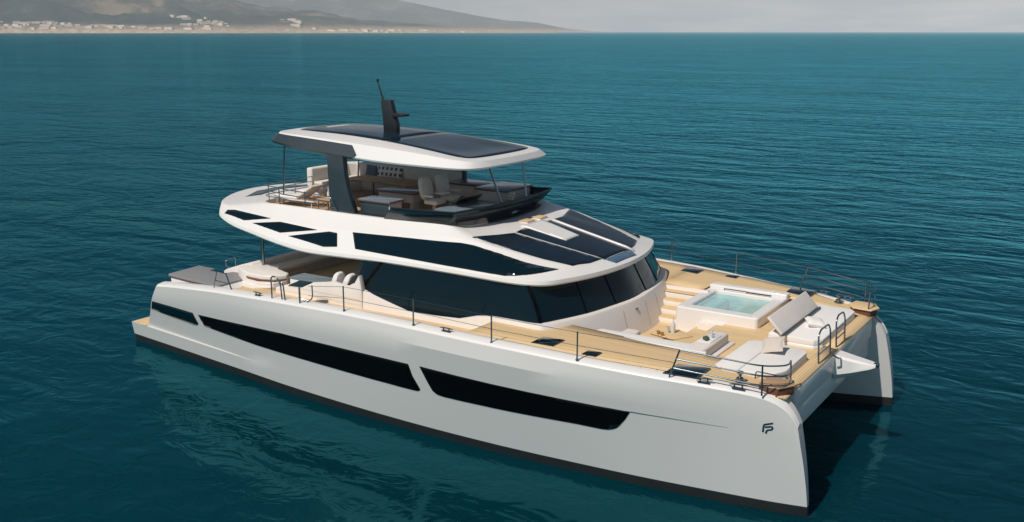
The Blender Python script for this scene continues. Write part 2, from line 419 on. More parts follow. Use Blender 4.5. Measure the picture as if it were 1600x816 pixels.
# ------------------------------------------------------------------ sea
def build_sea():
    m, n, l, b = node_mat("sea_water")
    t = n.new("ShaderNodeTexCoord")
    def layer(rot, scale, detail, rough=0.5, dist=0.0):
        mp_ = n.new("ShaderNodeMapping"); mp_.inputs['Rotation'].default_value = (0, 0, R(rot)); mp_.inputs['Scale'].default_value = scale
        l.new(t.outputs['Object'], mp_.inputs['Vector'])
        z = n.new("ShaderNodeTexNoise"); z.inputs['Scale'].default_value = 1.0; z.inputs['Detail'].default_value = detail
        z.inputs['Roughness'].default_value = rough; z.inputs['Distortion'].default_value = dist
        l.new(mp_.outputs[0], z.inputs['Vector']); return z
    # crests run roughly across the view (33 deg from +x is the view's right-hand side)
    a = layer(22, (0.15, 0.30, 1), 2, 0.45, 0.9)      # long swell
    c = layer(48, (0.66, 1.05, 1), 3, 0.55, 1.0)       # waves
    d = layer(18, (1.9, 2.8, 1), 3, 0.5)              # ripples
    def madd(x_, k, y_=None):
        q = n.new("ShaderNodeMath"); q.operation = 'MULTIPLY_ADD'; q.inputs[1].default_value = k
        l.new(x_, q.inputs[0])
        if y_ is None: q.inputs[2].default_value = 0
        else: l.new(y_, q.inputs[2])
        return q.outputs[0]
    e2 = layer(38, (0.030, 0.085, 1), 2, 0.5, 0.3)
    h = madd(e2.outputs['Fac'], 1.6); h = madd(a.outputs['Fac'], 1.0, h); h = madd(c.outputs['Fac'], 0.36, h); h = madd(d.outputs['Fac'], 0.06, h)
    bp_ = n.new("ShaderNodeBump"); bp_.inputs['Strength'].default_value = 0.42; bp_.inputs['Distance'].default_value = 1.0
    l.new(h, bp_.inputs['Height'])
    # calmer water in the lee of the hulls, choppier farther out, with wandering gust patches
    vd = n.new("ShaderNodeVectorMath"); vd.operation = 'DISTANCE'; vd.inputs[1].default_value = (15, -6, 0); l.new(t.outputs['Object'], vd.inputs[0])
    cm = n.new("ShaderNodeMapRange"); cm.inputs[1].default_value = 8; cm.inputs[2].default_value = 42; cm.inputs[3].default_value = .17; cm.inputs[4].default_value = .44
    l.new(vd.outputs['Value'], cm.inputs[0])
    gp = layer(30, (0.02, 0.05, 1), 3, 0.55, 0.6)
    gm_ = n.new("ShaderNodeMapRange"); gm_.inputs[1].default_value = .35; gm_.inputs[2].default_value = .65; gm_.inputs[3].default_value = .72; gm_.inputs[4].default_value = 1.18
    l.new(gp.outputs['Fac'], gm_.inputs[0])
    sm_ = n.new("ShaderNodeMath"); sm_.operation = 'MULTIPLY'; l.new(cm.outputs[0], sm_.inputs[0]); l.new(gm_.outputs[0], sm_.inputs[1])
    l.new(sm_.outputs[0], bp_.inputs['Strength'])
    big = layer(15, (0.012, 0.03, 1), 3, 0.5)
    rmp = n.new("ShaderNodeValToRGB")
    rmp.color_ramp.elements[0].position = 0.3; rmp.color_ramp.elements[0].color = (0.0004, 0.020, 0.030, 1)
    rmp.color_ramp.elements[1].position = 0.7; rmp.color_ramp.elements[1].color = (0.0007, 0.030, 0.043, 1)
    l.new(big.outputs['Fac'], rmp.inputs[0])
    n.remove(b)
    df = n.new("ShaderNodeBsdfDiffuse"); l.new(rmp.outputs[0], df.inputs[0])
    gl = n.new("ShaderNodeBsdfGlossy"); gl.inputs['Roughness'].default_value = 0.09; gl.inputs[0].default_value = (0.17, 0.655, 0.80, 1)
    fz_ = n.new("ShaderNodeFresnel"); fz_.inputs[0].default_value = 1.5
    fm = n.new("ShaderNodeMath"); fm.operation = 'MULTIPLY'; fm.inputs[1].default_value = 0.95; l.new(fz_.outputs[0], fm.inputs[0])
    for q in (df, gl, fz_): l.new(bp_.outputs[0], q.inputs['Normal'])
    ms = n.new("ShaderNodeMixShader"); l.new(fm.outputs[0], ms.inputs[0]); l.new(df.outputs[0], ms.inputs[1]); l.new(gl.outputs[0], ms.inputs[2])
    l.new(ms.outputs[0], n["Material Output"].inputs[0])
    V = [(0, 0, 0)]; F = []
    rad = [30, 80, 200, 600, 2000, 7000, 25000, 90000]; N = 64
    for r in rad:
        for k in range(N): V.append((12 + r * math.cos(2 * math.pi * k / N), r * math.sin(2 * math.pi * k / N), 0))
    for k in range(N): F.append((0, 1 + k, 1 + (k + 1) % N))
    for i in range(len(rad) - 1):
        for k in range(N):
            a0 = 1 + i * N + k; b0 = 1 + i * N + (k + 1) % N; F.append((a0, a0 + N, b0 + N, b0))
    o = mesh("sea", V, F, m, recalc=False); o['kind'] = 'structure'
    return o
build_sea()

# ================================================================== the yacht (x = bow, y = port, z = up, waterline z = 0)
yacht = thing("catamaran_yacht", "large white power catamaran with dark windows, teak decks and solar panelled flybridge roof", "yacht")
YWL = [(0, 4.08), (3.3, 4.38), (6.2, 4.65), (8, 4.84), (10, 4.97), (12.2, 5.05), (14.2, 5.05), (16.3, 4.97), (18.1, 4.83), (19.8, 4.67), (21.3, 4.47), (22.8, 4.24), (23.6, 4.06)]
YG = [(0, 4.35), (2, 4.55), (4, 4.76), (6, 4.97), (9, 5.22), (12, 5.40), (14, 5.46), (16, 5.42), (18, 5.23), (20, 4.93), (21, 4.75), (22.5, 4.44), (23.6, 4.16)]
ZG = [(0, 2.12), (2, 2.353), (2.7, 2.448), (3.73, 2.556), (5.13, 2.69), (6.75, 2.80), (8, 2.88), (9.6, 2.962), (11.2, 3.025), (12.1, 3.048), (13.5, 3.057), (14.7, 3.047), (16.6, 3.006), (18.3, 2.937), (19.8, 2.869), (21.3, 2.812), (22.5, 2.74), (22.95, 2.665), (23.2, 2.575), (23.38, 2.46), (23.52, 2.30), (23.6, 2.08)]
ZD = [(2, 2.40), (6.5, 2.70), (14.9, 2.74), (15, 3.08), (17, 3.05), (18.4, 3.00), (20, 2.95), (21, 2.90), (22.3, 2.76), (22.95, 2.68), (23.6, 2.5)]
YI = [(0, 2.70), (16, 2.62), (18, 2.72), (19.5, 2.95), (21, 3.18), (22.2, 3.48), (23.0, 3.76), (23.6, 3.97)]
def ywl(x): return sinterp(YWL, x)
def yg(x): return sinterp(YG, x)
def zg(x): return sinterp(ZG, x)
def zd(x): return interp(ZD, x)
def knuck(x):
    a = max(0, min(1, (x - 5) / 6)) * max(0, min(1, (22.5 - x) / 5)); return a * a * (3 - 2 * a)
def hull_outer(x, z):
    zk = zg(x) - 0.40; yk = yg(x) + 0.015 + 0.085 * knuck(x)
    if z <= 0: return ywl(x) + z * 0.25
    t_ = min(1, z / zk); y = ywl(x) + (yk - ywl(x)) * (t_ ** 0.95)
    if z > zk: y = yk + (yg(x) - yk) * (z - zk) / 0.40
    if z > 0.705: y -= 0.10 * max(0, 1 - (x / 7.2)) * max(0, min(1, (1.6 - z) / 0.9)) ** 0.5
    return y
def hull_x(x, z):
    """station moved for the reversed stem and the raked transom"""
    rk = 0.42 * (max(0, z) / 2.5) ** 1.6
    w = max(0, (x - 19.2) / 4.4)
    xs = 0.0 if z <= 0.705 else 0.93 + (z - 0.72) * 0.66
    s_ = max(0, 1 - x / 6.0)
    return x + xs * s_ - rk * w ** 2
def true_x(x, z): return hull_x(x, z) if x < 6 else x
ST = [0, .4, .9, 1.5, 2.2, 3, 4, 5, 6, 7, 8, 9, 10, 11, 12, 13, 14, 15, 16, 17, 18, 18.8, 19.5, 20.2, 20.8, 21.4, 21.9, 22.3, 22.65, 22.95, 23.15, 23.32, 23.45, 23.54, 23.6]
def gun_pts(x):
    x0_ = x; x = true_x(x, 2.3)
    G, z_ = yg(x), zg(x); wd = min(.37, .5 * (hull_outer(x, z_) - interp(YI, x)) + .06)
    X_ = hull_x(x0_, z_)
    return [(X_, G - dy, z_ + dz) for dy, dz in ((-.004, -.035), (.004, -.006), (.03, .014), (.09, .036), (wd * .62, .062), (wd - .012, .072), (wd, .066), (wd + .002, -.02 if x < 22.6 else .04))]
def hull_section(x, zlo, zhi):
    """outer points bottom->top, then inner points top->bottom"""
    zk = zg(true_x(x, 2.3)) - .40
    zs = [q for q in (-.7, -.3, 0, .25, .45, .70, .72) if zlo <= q <= zhi]
    top = zhi > 1
    pts = []
    if top: zs += [.72 + (zk - .72) * f for f in (.2, .4, .6, .8, 1)] + [zk + .2, zk + .37]
    for q in zs: pts.append((hull_x(x, q), hull_outer(true_x(x, q), q), q))
    yi = lambda q: interp(YI, x) - .16 * max(0, min(1, q / 2.6)) * max(0, min(1, (x - 20.5) / 3.1))
    if top:
        g = gun_pts(x); e_ = g[-1]
        pts.append((e_[0], e_[1] - .002, e_[2] - .004)) ; pts[-1] = (g[0][0], g[0][1] - .03, g[0][2] - .01)
        dn = .55 if x < 15 else .32 * max(0, min(1, (22.95 - x) / .5))
        yb = max(e_[1] - .01, yi(2.5) + .012)
        pts.append((e_[0], yb, e_[2] - .012 - dn)); pts.append((e_[0], min(yi(2.5) + .008, yb - .003), e_[2] - .014 - dn))
        zs = [q if q < e_[2] - dn - .03 else e_[2] - dn - .03 - .002 * (len(zs) - i) for i, q in enumerate(zs)]
    for q in reversed(zs): pts.append((hull_x(x, q), yi(q), q))
    return pts
def hull_mesh(zlo, zhi, s):
    V, F = [], []
    for x in ST: V += [(a, s * b_, c) for a, b_, c in hull_section(x, zlo, zhi)]
    n_ = len(hull_section(5, zlo, zhi))
    for i in range(len(ST) - 1):
        for k in range(n_ - 1):
            F.append((i * n_ + k, i * n_ + k + 1, (i + 1) * n_ + k + 1, (i + 1) * n_ + k))
    for o in (0, (len(ST) - 1) * n_):
        for k in range(n_ // 2):
            q = (o + k, o + k + 1, o + n_ - 2 - k, o + n_ - 1 - k); q = tuple(dict.fromkeys(q))
            if len(q) > 2 and o + k + 1 <= o + n_ - 2 - k: F.append(q)
    return V, F
hulls = {}
for s in (-1, 1):
    v, f = hull_mesh(.25, 3, s); h = mesh("hull", v, f, 'gelshade', yacht, ang=24); hulls[s] = h
    v, f = hull_mesh(-.7, .25, s); v = [(a, b_ - s * .004, c) for a, b_, c in v]
    mesh("boot_stripe", v, f, 'boot', h, ang=24)
    V, F = [], []
    for x in ST: V += [(a, s * b_, c) for a, b_, c in gun_pts(x)]
    ng = len(gun_pts(5))
    F = [(i * ng + k, i * ng + k + 1, (i + 1) * ng + k + 1, (i + 1) * ng + k) for i in range(len(ST) - 1) for k in range(ng - 1)]
    mesh("gunwale", V, F, 'gel', h, ang=40)
    # teak on the swim platform at the foot of the transom
    prism("platform_teak", [(.05, s * 2.78), (.86, s * 2.78), (.92, s * 4.30), (.12, s * 4.17)], .708, .73, 'teak', h, bevel=.005)
    B = bvh_of(h)
    # long black hull lights: aft pane, forward pane, the clear quarter pane and the thin crease ahead of them
    aft = [(4.26, 1.755), (5.3, 1.80), (6.8, 1.88), (8.45, 1.965), (10.6, 2.015), (12.55, 2.045), (13.41, 2.05), (13.50, 1.72), (13.70, 1.375), (13.68, 1.335), (13.60, 1.30), (13.45, 1.295), (12.4, 1.30), (9.95, 1.312), (7.1, 1.312), (5.47, 1.355), (4.45, 1.405)]
    fwd = [(13.79, 2.065), (15.69, 2.02), (17.48, 1.98), (19.0, 1.945), (19.63, 1.935), (19.51, 1.72), (19.37, 1.54), (19.30, 1.46), (19.20, 1.405), (19.08, 1.365), (18.9, 1.35), (18.26, 1.365), (16.5, 1.335), (14.45, 1.318), (14.25, 1.34), (14.12, 1.42), (14.0, 1.63)]
    qtr = [(1.66, 1.755), (2.6, 1.76), (3.95, 1.76), (4.13, 1.42), (4.10, 1.38), (4.03, 1.35), (3.84, 1.315), (3.03, 1.345), (2.37, 1.37), (1.75, 1.415), (1.46, 1.43)]
    for pl in (aft, fwd): drape("hull_window", pl, 'y', B, 'hullglass', h, off=.012, thick=.018, side=s, step=.1)
    drape("quarter_window", qtr, 'y', B, 'glass', h, off=.012, thick=.018, side=s, step=.1)
    drape("crease_line", [(19.64, 1.95), (20.46, 1.937), (21.18, 1.918), (21.85, 1.897), (21.18, 1.903), (20.46, 1.913), (19.63, 1.918)], 'y', B, 'linegrey', h, off=.004, thick=.006, side=s)
# emblem of two nested strokes on the starboard bow
def ribbon(path, w):
    path = [Vector((a, b_)) for a, b_ in path]; L_, R_ = [], []
    for i, q in enumerate(path):
        t_ = (path[min(i + 1, len(path) - 1)] - path[max(i - 1, 0)]).normalized(); nn = Vector((-t_.y, t_.x)) * w / 2
        L_.append(q + nn); R_.append(q - nn)
    return L_, R_
EB = bvh_of(hulls[-1])
Ve, Fe = [], []
for path in ([(22.589, 1.903), (22.593, 1.992), (22.598, 2.05), (22.606, 2.075), (22.626, 2.09), (22.689, 2.107), (22.788, 2.137)],
             [(22.624, 2.024), (22.692, 2.041), (22.748, 2.052), (22.776, 2.047), (22.784, 2.025), (22.777, 1.999), (22.752, 1.976), (22.70, 1.968), (22.675, 1.955), (22.661, 1.930), (22.652, 1.877)]):
    L_, R_ = ribbon(path, .040)
    for a, b_ in zip(L_, R_):
        for q in (a, b_):
            hcast = EB.ray_cast(Vector((q.x, -12, q.y)), Vector((0, 1, 0))); Ve.append(hcast[0] + Vector((0, -.006, 0)))
    o_ = len(Ve) - 2 * len(L_)
    for i in range(len(L_) - 1): Fe.append((o_ + 2 * i, o_ + 2 * i + 1, o_ + 2 * i + 3, o_ + 2 * i + 2))
mesh("emblem", Ve, Fe, 'emblem', hulls[-1])

# bridge deck between the hulls, with the raked front beam and the central spar
v, f = merge(prism_vf([(3.0, -3.2), (22.93, -3.40), (22.93, 3.40), (3.0, 3.2)], 1.55, 2.18))
mesh("bridge_deck", v, f, 'gel', yacht, bevel=.03)
box("front_beam", 22.62, 22.98, -3.42, 3.42, 2.12, 2.645, 'gel', yacht, bevel=.04)
V = []
for x, w, z0, z1 in ((22.97, .30, 1.92, 2.60), (23.35, .24, 2.08, 2.545), (23.80, .16, 2.30, 2.49), (23.92, .10, 2.38, 2.47)):
    V += [(x, -w, z1 - .05), (x, -w * .75, z1), (x, w * .75, z1), (x, w, z1 - .05), (x, w, z0 + .25 * (z1 - z0)), (x, w * .4, z0), (x, -w * .4, z0), (x, -w, z0 + .25 * (z1 - z0))]
F = [(i * 8 + k, i * 8 + (k + 1) % 8, i * 8 + 8 + (k + 1) % 8, i * 8 + 8 + k) for i in range(3) for k in range(8)] + [tuple(range(8)), tuple(range(24, 32))]
spar = mesh("bow_spar", V, F, 'gel', yacht, ang=30)
box("spar_roller", 23.86, 23.99, -.05, .05, 2.40, 2.50, 'steel', spar, bevel=.02)
tubes("spar_stay", [[(23.0, -.62, 2.72), (23.1, -.50, 2.62), (23.12, -.3, 2.56)]], .022, 'steel', spar)

# teak side decks and foredeck
def deck_sheet(name, xs, yo, yi_, mat, parent, zf=zd, z0=0.0, thick=.05):
    V, F = [], []
    for x in xs:
        a, b_ = yo(x), yi_(x)
        for k in range(5): V.append((x, a + (b_ - a) * k / 4, zf(x) + z0))
    for i in range(len(xs) - 1):
        for k in range(4): F.append((i * 5 + k, i * 5 + k + 1, i * 5 + 6 + k, i * 5 + 5 + k))
    o = mesh(name, V, F, mat, parent)
    tot = sum((p_.normal.z for p_ in o.data.polygons))
    if tot < 0: o.data.flip_normals()
    md = o.modifiers.new("thickness", 'SOLIDIFY'); md.thickness = thick; md.offset = -1
    return o
XF = [15.0, 15.5, 16, 16.5, 17, 17.5, 18, 18.4, 19, 19.5, 20, 20.5, 21, 21.5, 22, 22.3, 22.62]
XA = [4.75, 5.2, 5.8, 6.5, 7.5, 8.5, 9.5, 10.5, 11.5, 12.5, 13.5, 14.3, 14.98]
for s in (-1, 1):
    inner = (lambda x: -2.96) if s < 0 else (lambda x: 2.45 if x < 17.0 else 3.30)
    if s > 0: deck_sheet("foredeck_teak", [15.0, 15.5, 16, 16.5, 16.98], lambda x: (yg(x) - .33), lambda x: 2.6, 'teak', yacht)
    deck_sheet("foredeck_teak", XF if s < 0 else [17.0] + [17.5, 18.0, 18.2, 18.215] + XF[7:], lambda x, s=s: s * (yg(x) - .33), (lambda x: -2.9) if s < 0 else (lambda x: 2.55 if x < 18.21 else 3.38), 'teak', yacht)
    deck_sheet("bow_teak", [22.62, 22.8, 22.96], lambda x, s=s: s * (yg(x) - .26), lambda x: 0.0, 'teakx', yacht)
    deck_sheet("side_deck_teak", XA, lambda x, s=s: s * (yg(x) - .22), lambda x, s=s: s * 3.6, 'teak', yacht)
    box("deck_step", 14.97, 15.02, min(s * 3.7, s * 5.15), max(s * 3.7, s * 5.15), 2.70, 3.03, 'gel', yacht, bevel=.006)
    # body under the decks
    prism("deck_substructure", [(4.75, s * 3.0), (14.97, s * 3.0), (14.97, s * 5.05), (9, s * 4.85), (4.75, s * 4.5)], 1.9, 2.62, 'gel', yacht, bevel=0)
prism("deck_substructure", [(15.0, -2.93), (22.6, -2.93), (22.6, -3.9), (20, -4.4), (15.0, -5.05)], 2.0, 2.60, 'gel', yacht, bevel=0)
box("coaming", 16.62, 20.62, -2.985, -2.87, 2.2, 3.0, 'gel', yacht, bevel=.03)

# sunken forward lounge: floor, two steps up to the bow walkway, staircase to the port deck
box("lounge_floor", 17.0, 18.88, -2.9, 1.6, 2.19, 2.25, 'teak', yacht, bevel=0)
box("lounge_step", 18.88, 19.52, -2.9, 1.0, 2.19, 2.455, 'teak', yacht, bevel=.01)
box("walkway_teak", 19.52, 22.625, -2.95, 3.3, 2.19, 2.655, 'teak', yacht, bevel=.01)
stairs = box("staircase", 17.0, 18.42, 2.5, 2.62, 2.19, 2.99, 'gelcream', yacht, bevel=.01)
for i in range(4):
    y0 = 1.08 + i * .36; z1 = 2.41 + i * .16
    box("riser", 17.05, 18.42, y0, 2.55, z1 - .162, z1 - .026, 'gelcream', stairs, bevel=.008)
    box("tread", 17.05, 18.42, y0 + .012, y0 + .40, z1 - .026, z1, 'teak', stairs, bevel=.006)

# spa pool on the port side of the lounge
def spa():
    x0, x1, y0, y1, zt = 18.22, 20.62, .62, 3.46, 2.95
    wx0, wx1, wy0, wy1 = 18.52, 20.30, 1.02, 2.92
    o = [(x0, y0), (x1 - .1, y0), (x1, y0 + .1), (x1, y1), (x0, y1)]
    i_ = [(wx0, wy0), (wx1, wy0), (wx1, wy1), (wx0, wy1)]
    V, F = [], []
    def ringz(px0, px1, py0, py1, z, r=.14, n_=5):
        out = []
        for cx, cy, a0 in ((px0 + r, py0 + r, 180), (px1 - r, py0 + r, 270), (px1 - r, py1 - r, 0), (px0 + r, py1 - r, 90)):
            for k in range(n_): a = R(a0 + 90 * k / (n_ - 1)); out.append(Vector((cx + r * math.cos(a), cy + r * math.sin(a), z)))
        return out
    rings = [ringz(x0, x1, y0, y1, 2.2, .10), ringz(x0, x1, y0, y1, zt - .03, .10), ringz(x0 + .03, x1 - .03, y0 + .03, y1 - .03, zt, .10),
             ringz(wx0 - .03, wx1 + .03, wy0 - .03, wy1 + .03, zt, .12), ringz(wx0, wx1, wy0, wy1, zt - .03, .12), ringz(wx0 + .02, wx1 - .02, wy0 + .02, wy1 - .02, zt - .6, .12)]
    n_ = len(rings[0]); V = [q for r in rings for q in r]
    for a in range(len(rings) - 1):
        for k in range(n_): F.append((a * n_ + k, a * n_ + (k + 1) % n_, (a + 1) * n_ + (k + 1) % n_, (a + 1) * n_ + k))
    F.append(tuple(range(5 * n_, 6 * n_)))
    sp = mesh("spa_pool", V, F, 'gel', yacht, ang=40)
    wr = ringz(wx0 + .004, wx1 - .004, wy0 + .004, wy1 - .004, zt - .10, .12)
    mesh("spa_water", wr, [tuple(range(n_))], 'spawater', sp)
    box("spa_bench", wx0 + .02, wx0 + .42, wy0 + .03, wy1 - .03, zt - .5, zt - .20, 'gel', sp, bevel=.06, seg=3)
    box("spa_backboard", x0, x1 - .02, y1 - .34, y1, zt - .02, zt + .10, 'gel', sp, bevel=.035, seg=3)
    tubes("grab_bar", [round_path([(18.75, 2.98, zt + .02), (18.75, 2.97, zt + .06), (19.45, 2.97, zt + .06), (19.45, 2.98, zt + .02)], .03)], .016, 'dark', sp)
    box("head_rest", 19.45, 20.2, 2.94, 2.99, zt + .03, zt + .065, 'black', sp, bevel=.02)
    prism("spa_step", [(19.0, .42), (19.72, .42), (19.72, .62), (19.0, .62)], 2.2, 2.66, 'gelcream', sp, bevel=.015)
spa()

# starboard corner sofa of the forward lounge
sofa = prism("lounge_sofa", [(17.62, -2.88), (20.46, -2.88), (20.46, -.95), (19.86, -.95), (19.72, -1.9), (18.2, -2.05), (18.1, -1.2), (17.62, -1.2)], 2.24, 2.50, 'gelcream', yacht, bevel=.03)
prism("seat_cushion", [(17.66, -2.80), (20.1, -2.80), (20.1, -1.02), (19.80, -1.02), (19.66, -1.94), (18.16, -2.1), (18.06, -1.24), (17.66, -1.24)], 2.50, 2.68, 'fabric', sofa, bevel=.05, seg=3)
prism("backrest", [(17.3, -2.88), (20.1, -2.88), (20.1, -2.34), (17.5, -2.42)], 2.5, 2.95, 'fabricwhite', sofa, bevel=.06, seg=3)
prism("sofa_arm", [(19.92, -2.86), (20.44, -2.86), (20.46, -2.3), (20.44, -.98), (20.0, -.98)], 2.5, 2.94, 'fabric', sofa, bevel=.06, seg=3)
box("sofa_plinth", 19.86, 20.60, -2.84, -.93, 2.60, 2.70, 'gelcream', sofa, bevel=.01)
# folding teak table in front of it
tb = prism("lounge_table", [(18.12, -.74), (18.60, .0), (19.20, -.37), (18.88, -.93)], 2.455, 2.485, 'teak', yacht, bevel=.008)
prism("table_edge", [(18.11, -.75), (18.60, .01), (19.215, -.365), (18.885, -.945)], 2.44, 2.452, 'mahogany', tb, bevel=.004)
v, f = lathe_vf([(.16, 0), (.15, .03), (.05, .06), (.045, .16), (.12, .19)], (18.68, -.5, 2.25), 16); mesh("table_leg", v, f, 'steel', tb)

# sun pads ahead of the lounge
def sunpad(poly, seamx, seamy):
    bs = prism("sunpad_base", poly, 2.64, 2.74, 'gel', yacht, bevel=.02)
    cx = sum(q[0] for q in poly) / len(poly); cy = sum(q[1] for q in poly) / len(poly)
    inn = [(cx + (x - cx) * .985, cy + (y - cy) * .985) for x, y in poly]
    ys = sorted(q[1] for q in inn); return bs, inn
def split_pad(poly, ycut, parent):
    """two mattresses meeting in a seam along x"""
    for lo in (True, False):
        out = []
        for (a, b_), (c, d) in zip(poly, poly[1:] + poly[:1]):
            ina = (b_ <= ycut) == lo; inc = (d <= ycut) == lo
            if ina: out.append((a, b_))
            if ina != inc:
                t_ = (ycut - b_) / (d - b_); out.append((a + (c - a) * t_, ycut + (-.006 if lo else .006)))
        prism("mattress", out, 2.74, 2.90, 'fabricwhite', parent, bevel=.022, seg=3)
SP = [(21.0, -3.42), (21.02, -1.18), (21.2, -1.02), (22.42, -1.10), (22.58, -1.32), (22.58, -2.95), (22.42, -3.3), (21.3, -3.62)]
PP = [(21.22, -.30), (21.22, 3.25), (22.45, 3.22), (22.60, 3.0), (22.60, -.1), (22.42, -.30)]
b1, i1 = sunpad(SP, 0, 0); 
def split_x(poly, xcut, parent):
    sw = [(b_, a) for a, b_ in poly]
    for lo in (True, False):
        out = []
        for (b_, a), (d, c) in zip(sw, sw[1:] + sw[:1]):
            ina = (a <= xcut) == lo; inc = (c <= xcut) == lo
            if ina: out.append((a, b_))
            if ina != inc:
                t_ = (xcut - a) / (c - a); out.append((xcut + (-.006 if lo else .006), b_ + (d - b_) * t_))
        prism("mattress", out, 2.74, 2.90, 'fabricwhite', parent, bevel=.022, seg=3)
split_x(i1, 21.62, b1)
b2, i2 = sunpad(PP, 0, 0)
prism("mattress", i2, 2.74, 2.90, 'fabricwhite', b2, bevel=.022, seg=3)
# tilted back rest on the port pad
V, F = box_vf(-.03, .05, -1.62, 1.48, 0, .57)
rot = Matrix.Rotation(R(-44), 4, 'Y'); V = [rot @ Vector(q) + Vector((21.62, 1.22, 2.93)) for q in V]
br = mesh("tilted_backrest", V, F, 'fabric', b2, bevel=.025, seg=3)
V, F = tube_vf([(21.68, -.50, 2.93), (21.68, 2.72, 2.93)], .04, 12); mesh("backrest_hinge", V, F, 'dark', br)

# ------------------------------------------------------------------ saloon
def gring(w, xa, xf, z, bulge=0.0):
    cr = 1.0
    half = [(xa, 0, 0), (xa, -w * .5, 0), (xa + .02, -w + .12, 0), (xa + .3, -w, 0), (12.5, -w, 0), (15.0, -w + .01, 0), (xf - .98, -w + .05, 0), (xf - .90, -w + .10, 0), (xf - .60, -w + .78, 0), (xf - .31, -w + 1.62, 0), (xf - .12, -w + 2.65, 0), (xf, 0, 0)]
    return [Vector((q.x, q.y, z(q.x) if callable(z) else z)) for q in ring_full(half, 5)]
# glass body, leaning inwards
v, f = loft_vf([gring(3.80, 9.85, 17.42, 2.66), gring(3.74, 9.87, 17.25, 3.17), gring(3.42, 10.0, 16.78, 4.10)], cap0=True, cap1=True)
saloon = mesh("saloon_glazing", v, f, 'glass', yacht, ang=28)
# white skirt round the foot of the glass
SK = [(9.5, 3.50), (10.15, 3.34), (10.45, 3.27), (10.75, 3.19), (11.5, 3.02), (12.1, 2.89), (13.0, 2.905), (13.85, 2.955), (14.2, 3.05), (14.45, 3.12), (14.9, 3.185), (16.3, 3.19), (17.5, 3.20)]
sk = lambda x: interp(SK, x)
def skring(w, xf, z): return [q for q in gring(w, 9.9, xf, z)]
def gring_fine(w, xf, z):
    half = [(10.0, -w, 0)] + [(10.0 + .35 * i, -w, 0) for i in range(1, 15)] + [(15.4, -w + .02, 0), (xf - 1.0, -w + .05, 0), (xf - .88, -w + .14, 0), (xf - .60, -w + .78, 0), (xf - .31, -w + 1.62, 0), (xf - .12, -w + 2.65, 0), (xf, 0, 0)]
    h = catmull(half, 3); full = h + [Vector((q.x, -q.y, 0)) for q in reversed(h[:-1])]
    return [Vector((q.x, q.y, z(q.x) if callable(z) else z)) for q in full]
def strip_vf(rings):
    n_ = len(rings[0]); V = [q for r in rings for q in r]
    return V, [(i * n_ + k, i * n_ + k + 1, (i + 1) * n_ + k + 1, (i + 1) * n_ + k) for i in range(len(rings) - 1) for k in range(n_ - 1)]
def inw(x): return sk(x)
wtop = lambda: None
rA = gring_fine(3.90, 17.66, 2.2); rB = gring_fine(3.85, 17.40, lambda x: sk(x) - .09); rC = gring_fine(3.83, 17.36, lambda x: sk(x) - .02); rD = gring_fine(3.745, 17.245, lambda x: sk(x)); rE = gring_fine(3.68, 17.1, lambda x: sk(x) - .04)
v, f = strip_vf([rA, rB, rC, rD, rE]); skirt = mesh("saloon_skirt", v, f, 'gelcream', yacht, ang=40)
# joints and handle of the locker doors let into the front of the skirt, dark window posts
for y in (-.9, .35, 1.25):
    hx = bvh_of(skirt).ray_cast(Vector((25, y, 2.7)), Vector((-1, 0, 0)))[0].x
    hb = bvh_of(skirt).ray_cast(Vector((25, y, 2.32)), Vector((-1, 0, 0)))[0].x; ht = bvh_of(skirt).ray_cast(Vector((25, y, 3.02)), Vector((-1, 0, 0)))[0].x
    slab_xz("locker_joint", [(hb - .01, 2.32), (hb + .004, 2.32), (ht + .004, 3.02), (ht - .01, 3.02)], y - .006, y + .006, 'linegrey', skirt, bevel=0)
hx = bvh_of(skirt).ray_cast(Vector((25, -.25, 2.95)), Vector((-1, 0, 0)))[0].x
box("locker_handle", hx - .005, hx + .03, -.31, -.19, 2.93, 2.965, 'dark', skirt, bevel=.006)
SB = bvh_of(saloon)
def glass_bar(p0, p1, w, name="window_post", mat='hullglass'):
    """dark post lying on the glass between two points (each y,z at the front / x,z on the side)"""
    p0, p1 = Vector(p0), Vector(p1); V, F = [], []
    for i in range(7):
        q = p0.lerp(p1, i / 6); nr = SB.find_nearest(q); nn = nr[1]; ctr = nr[0]
        t_ = (p1 - p0).normalized(); sd = nn.cross(t_).normalized()
        for a, b_ in ((-w, .002), (w, .002), (w * .8, .022), (-w * .8, .022)): V.append(ctr + sd * a + nn * b_)
    for i in range(6):
        for k in range(4): F.append((i * 4 + k, i * 4 + (k + 1) % 4, i * 4 + 4 + (k + 1) % 4, i * 4 + 4 + k))
    return mesh(name, V, F, mat, saloon)
for s in (-1, 1):
    glass_bar((16.42, s * 3.66, 3.19), (15.80, s * 3.35, 4.05), .05)
    glass_bar((17.25, s * .95, 3.2), (16.75, s * .9, 4.05), .010)
    glass_bar((16.98, s * 2.2, 3.2), (16.55, s * 2.05, 4.05), .010)
    glass_bar((10.3, s * 3.76, 3.2), (10.9, s * 3.42, 4.05), .06)
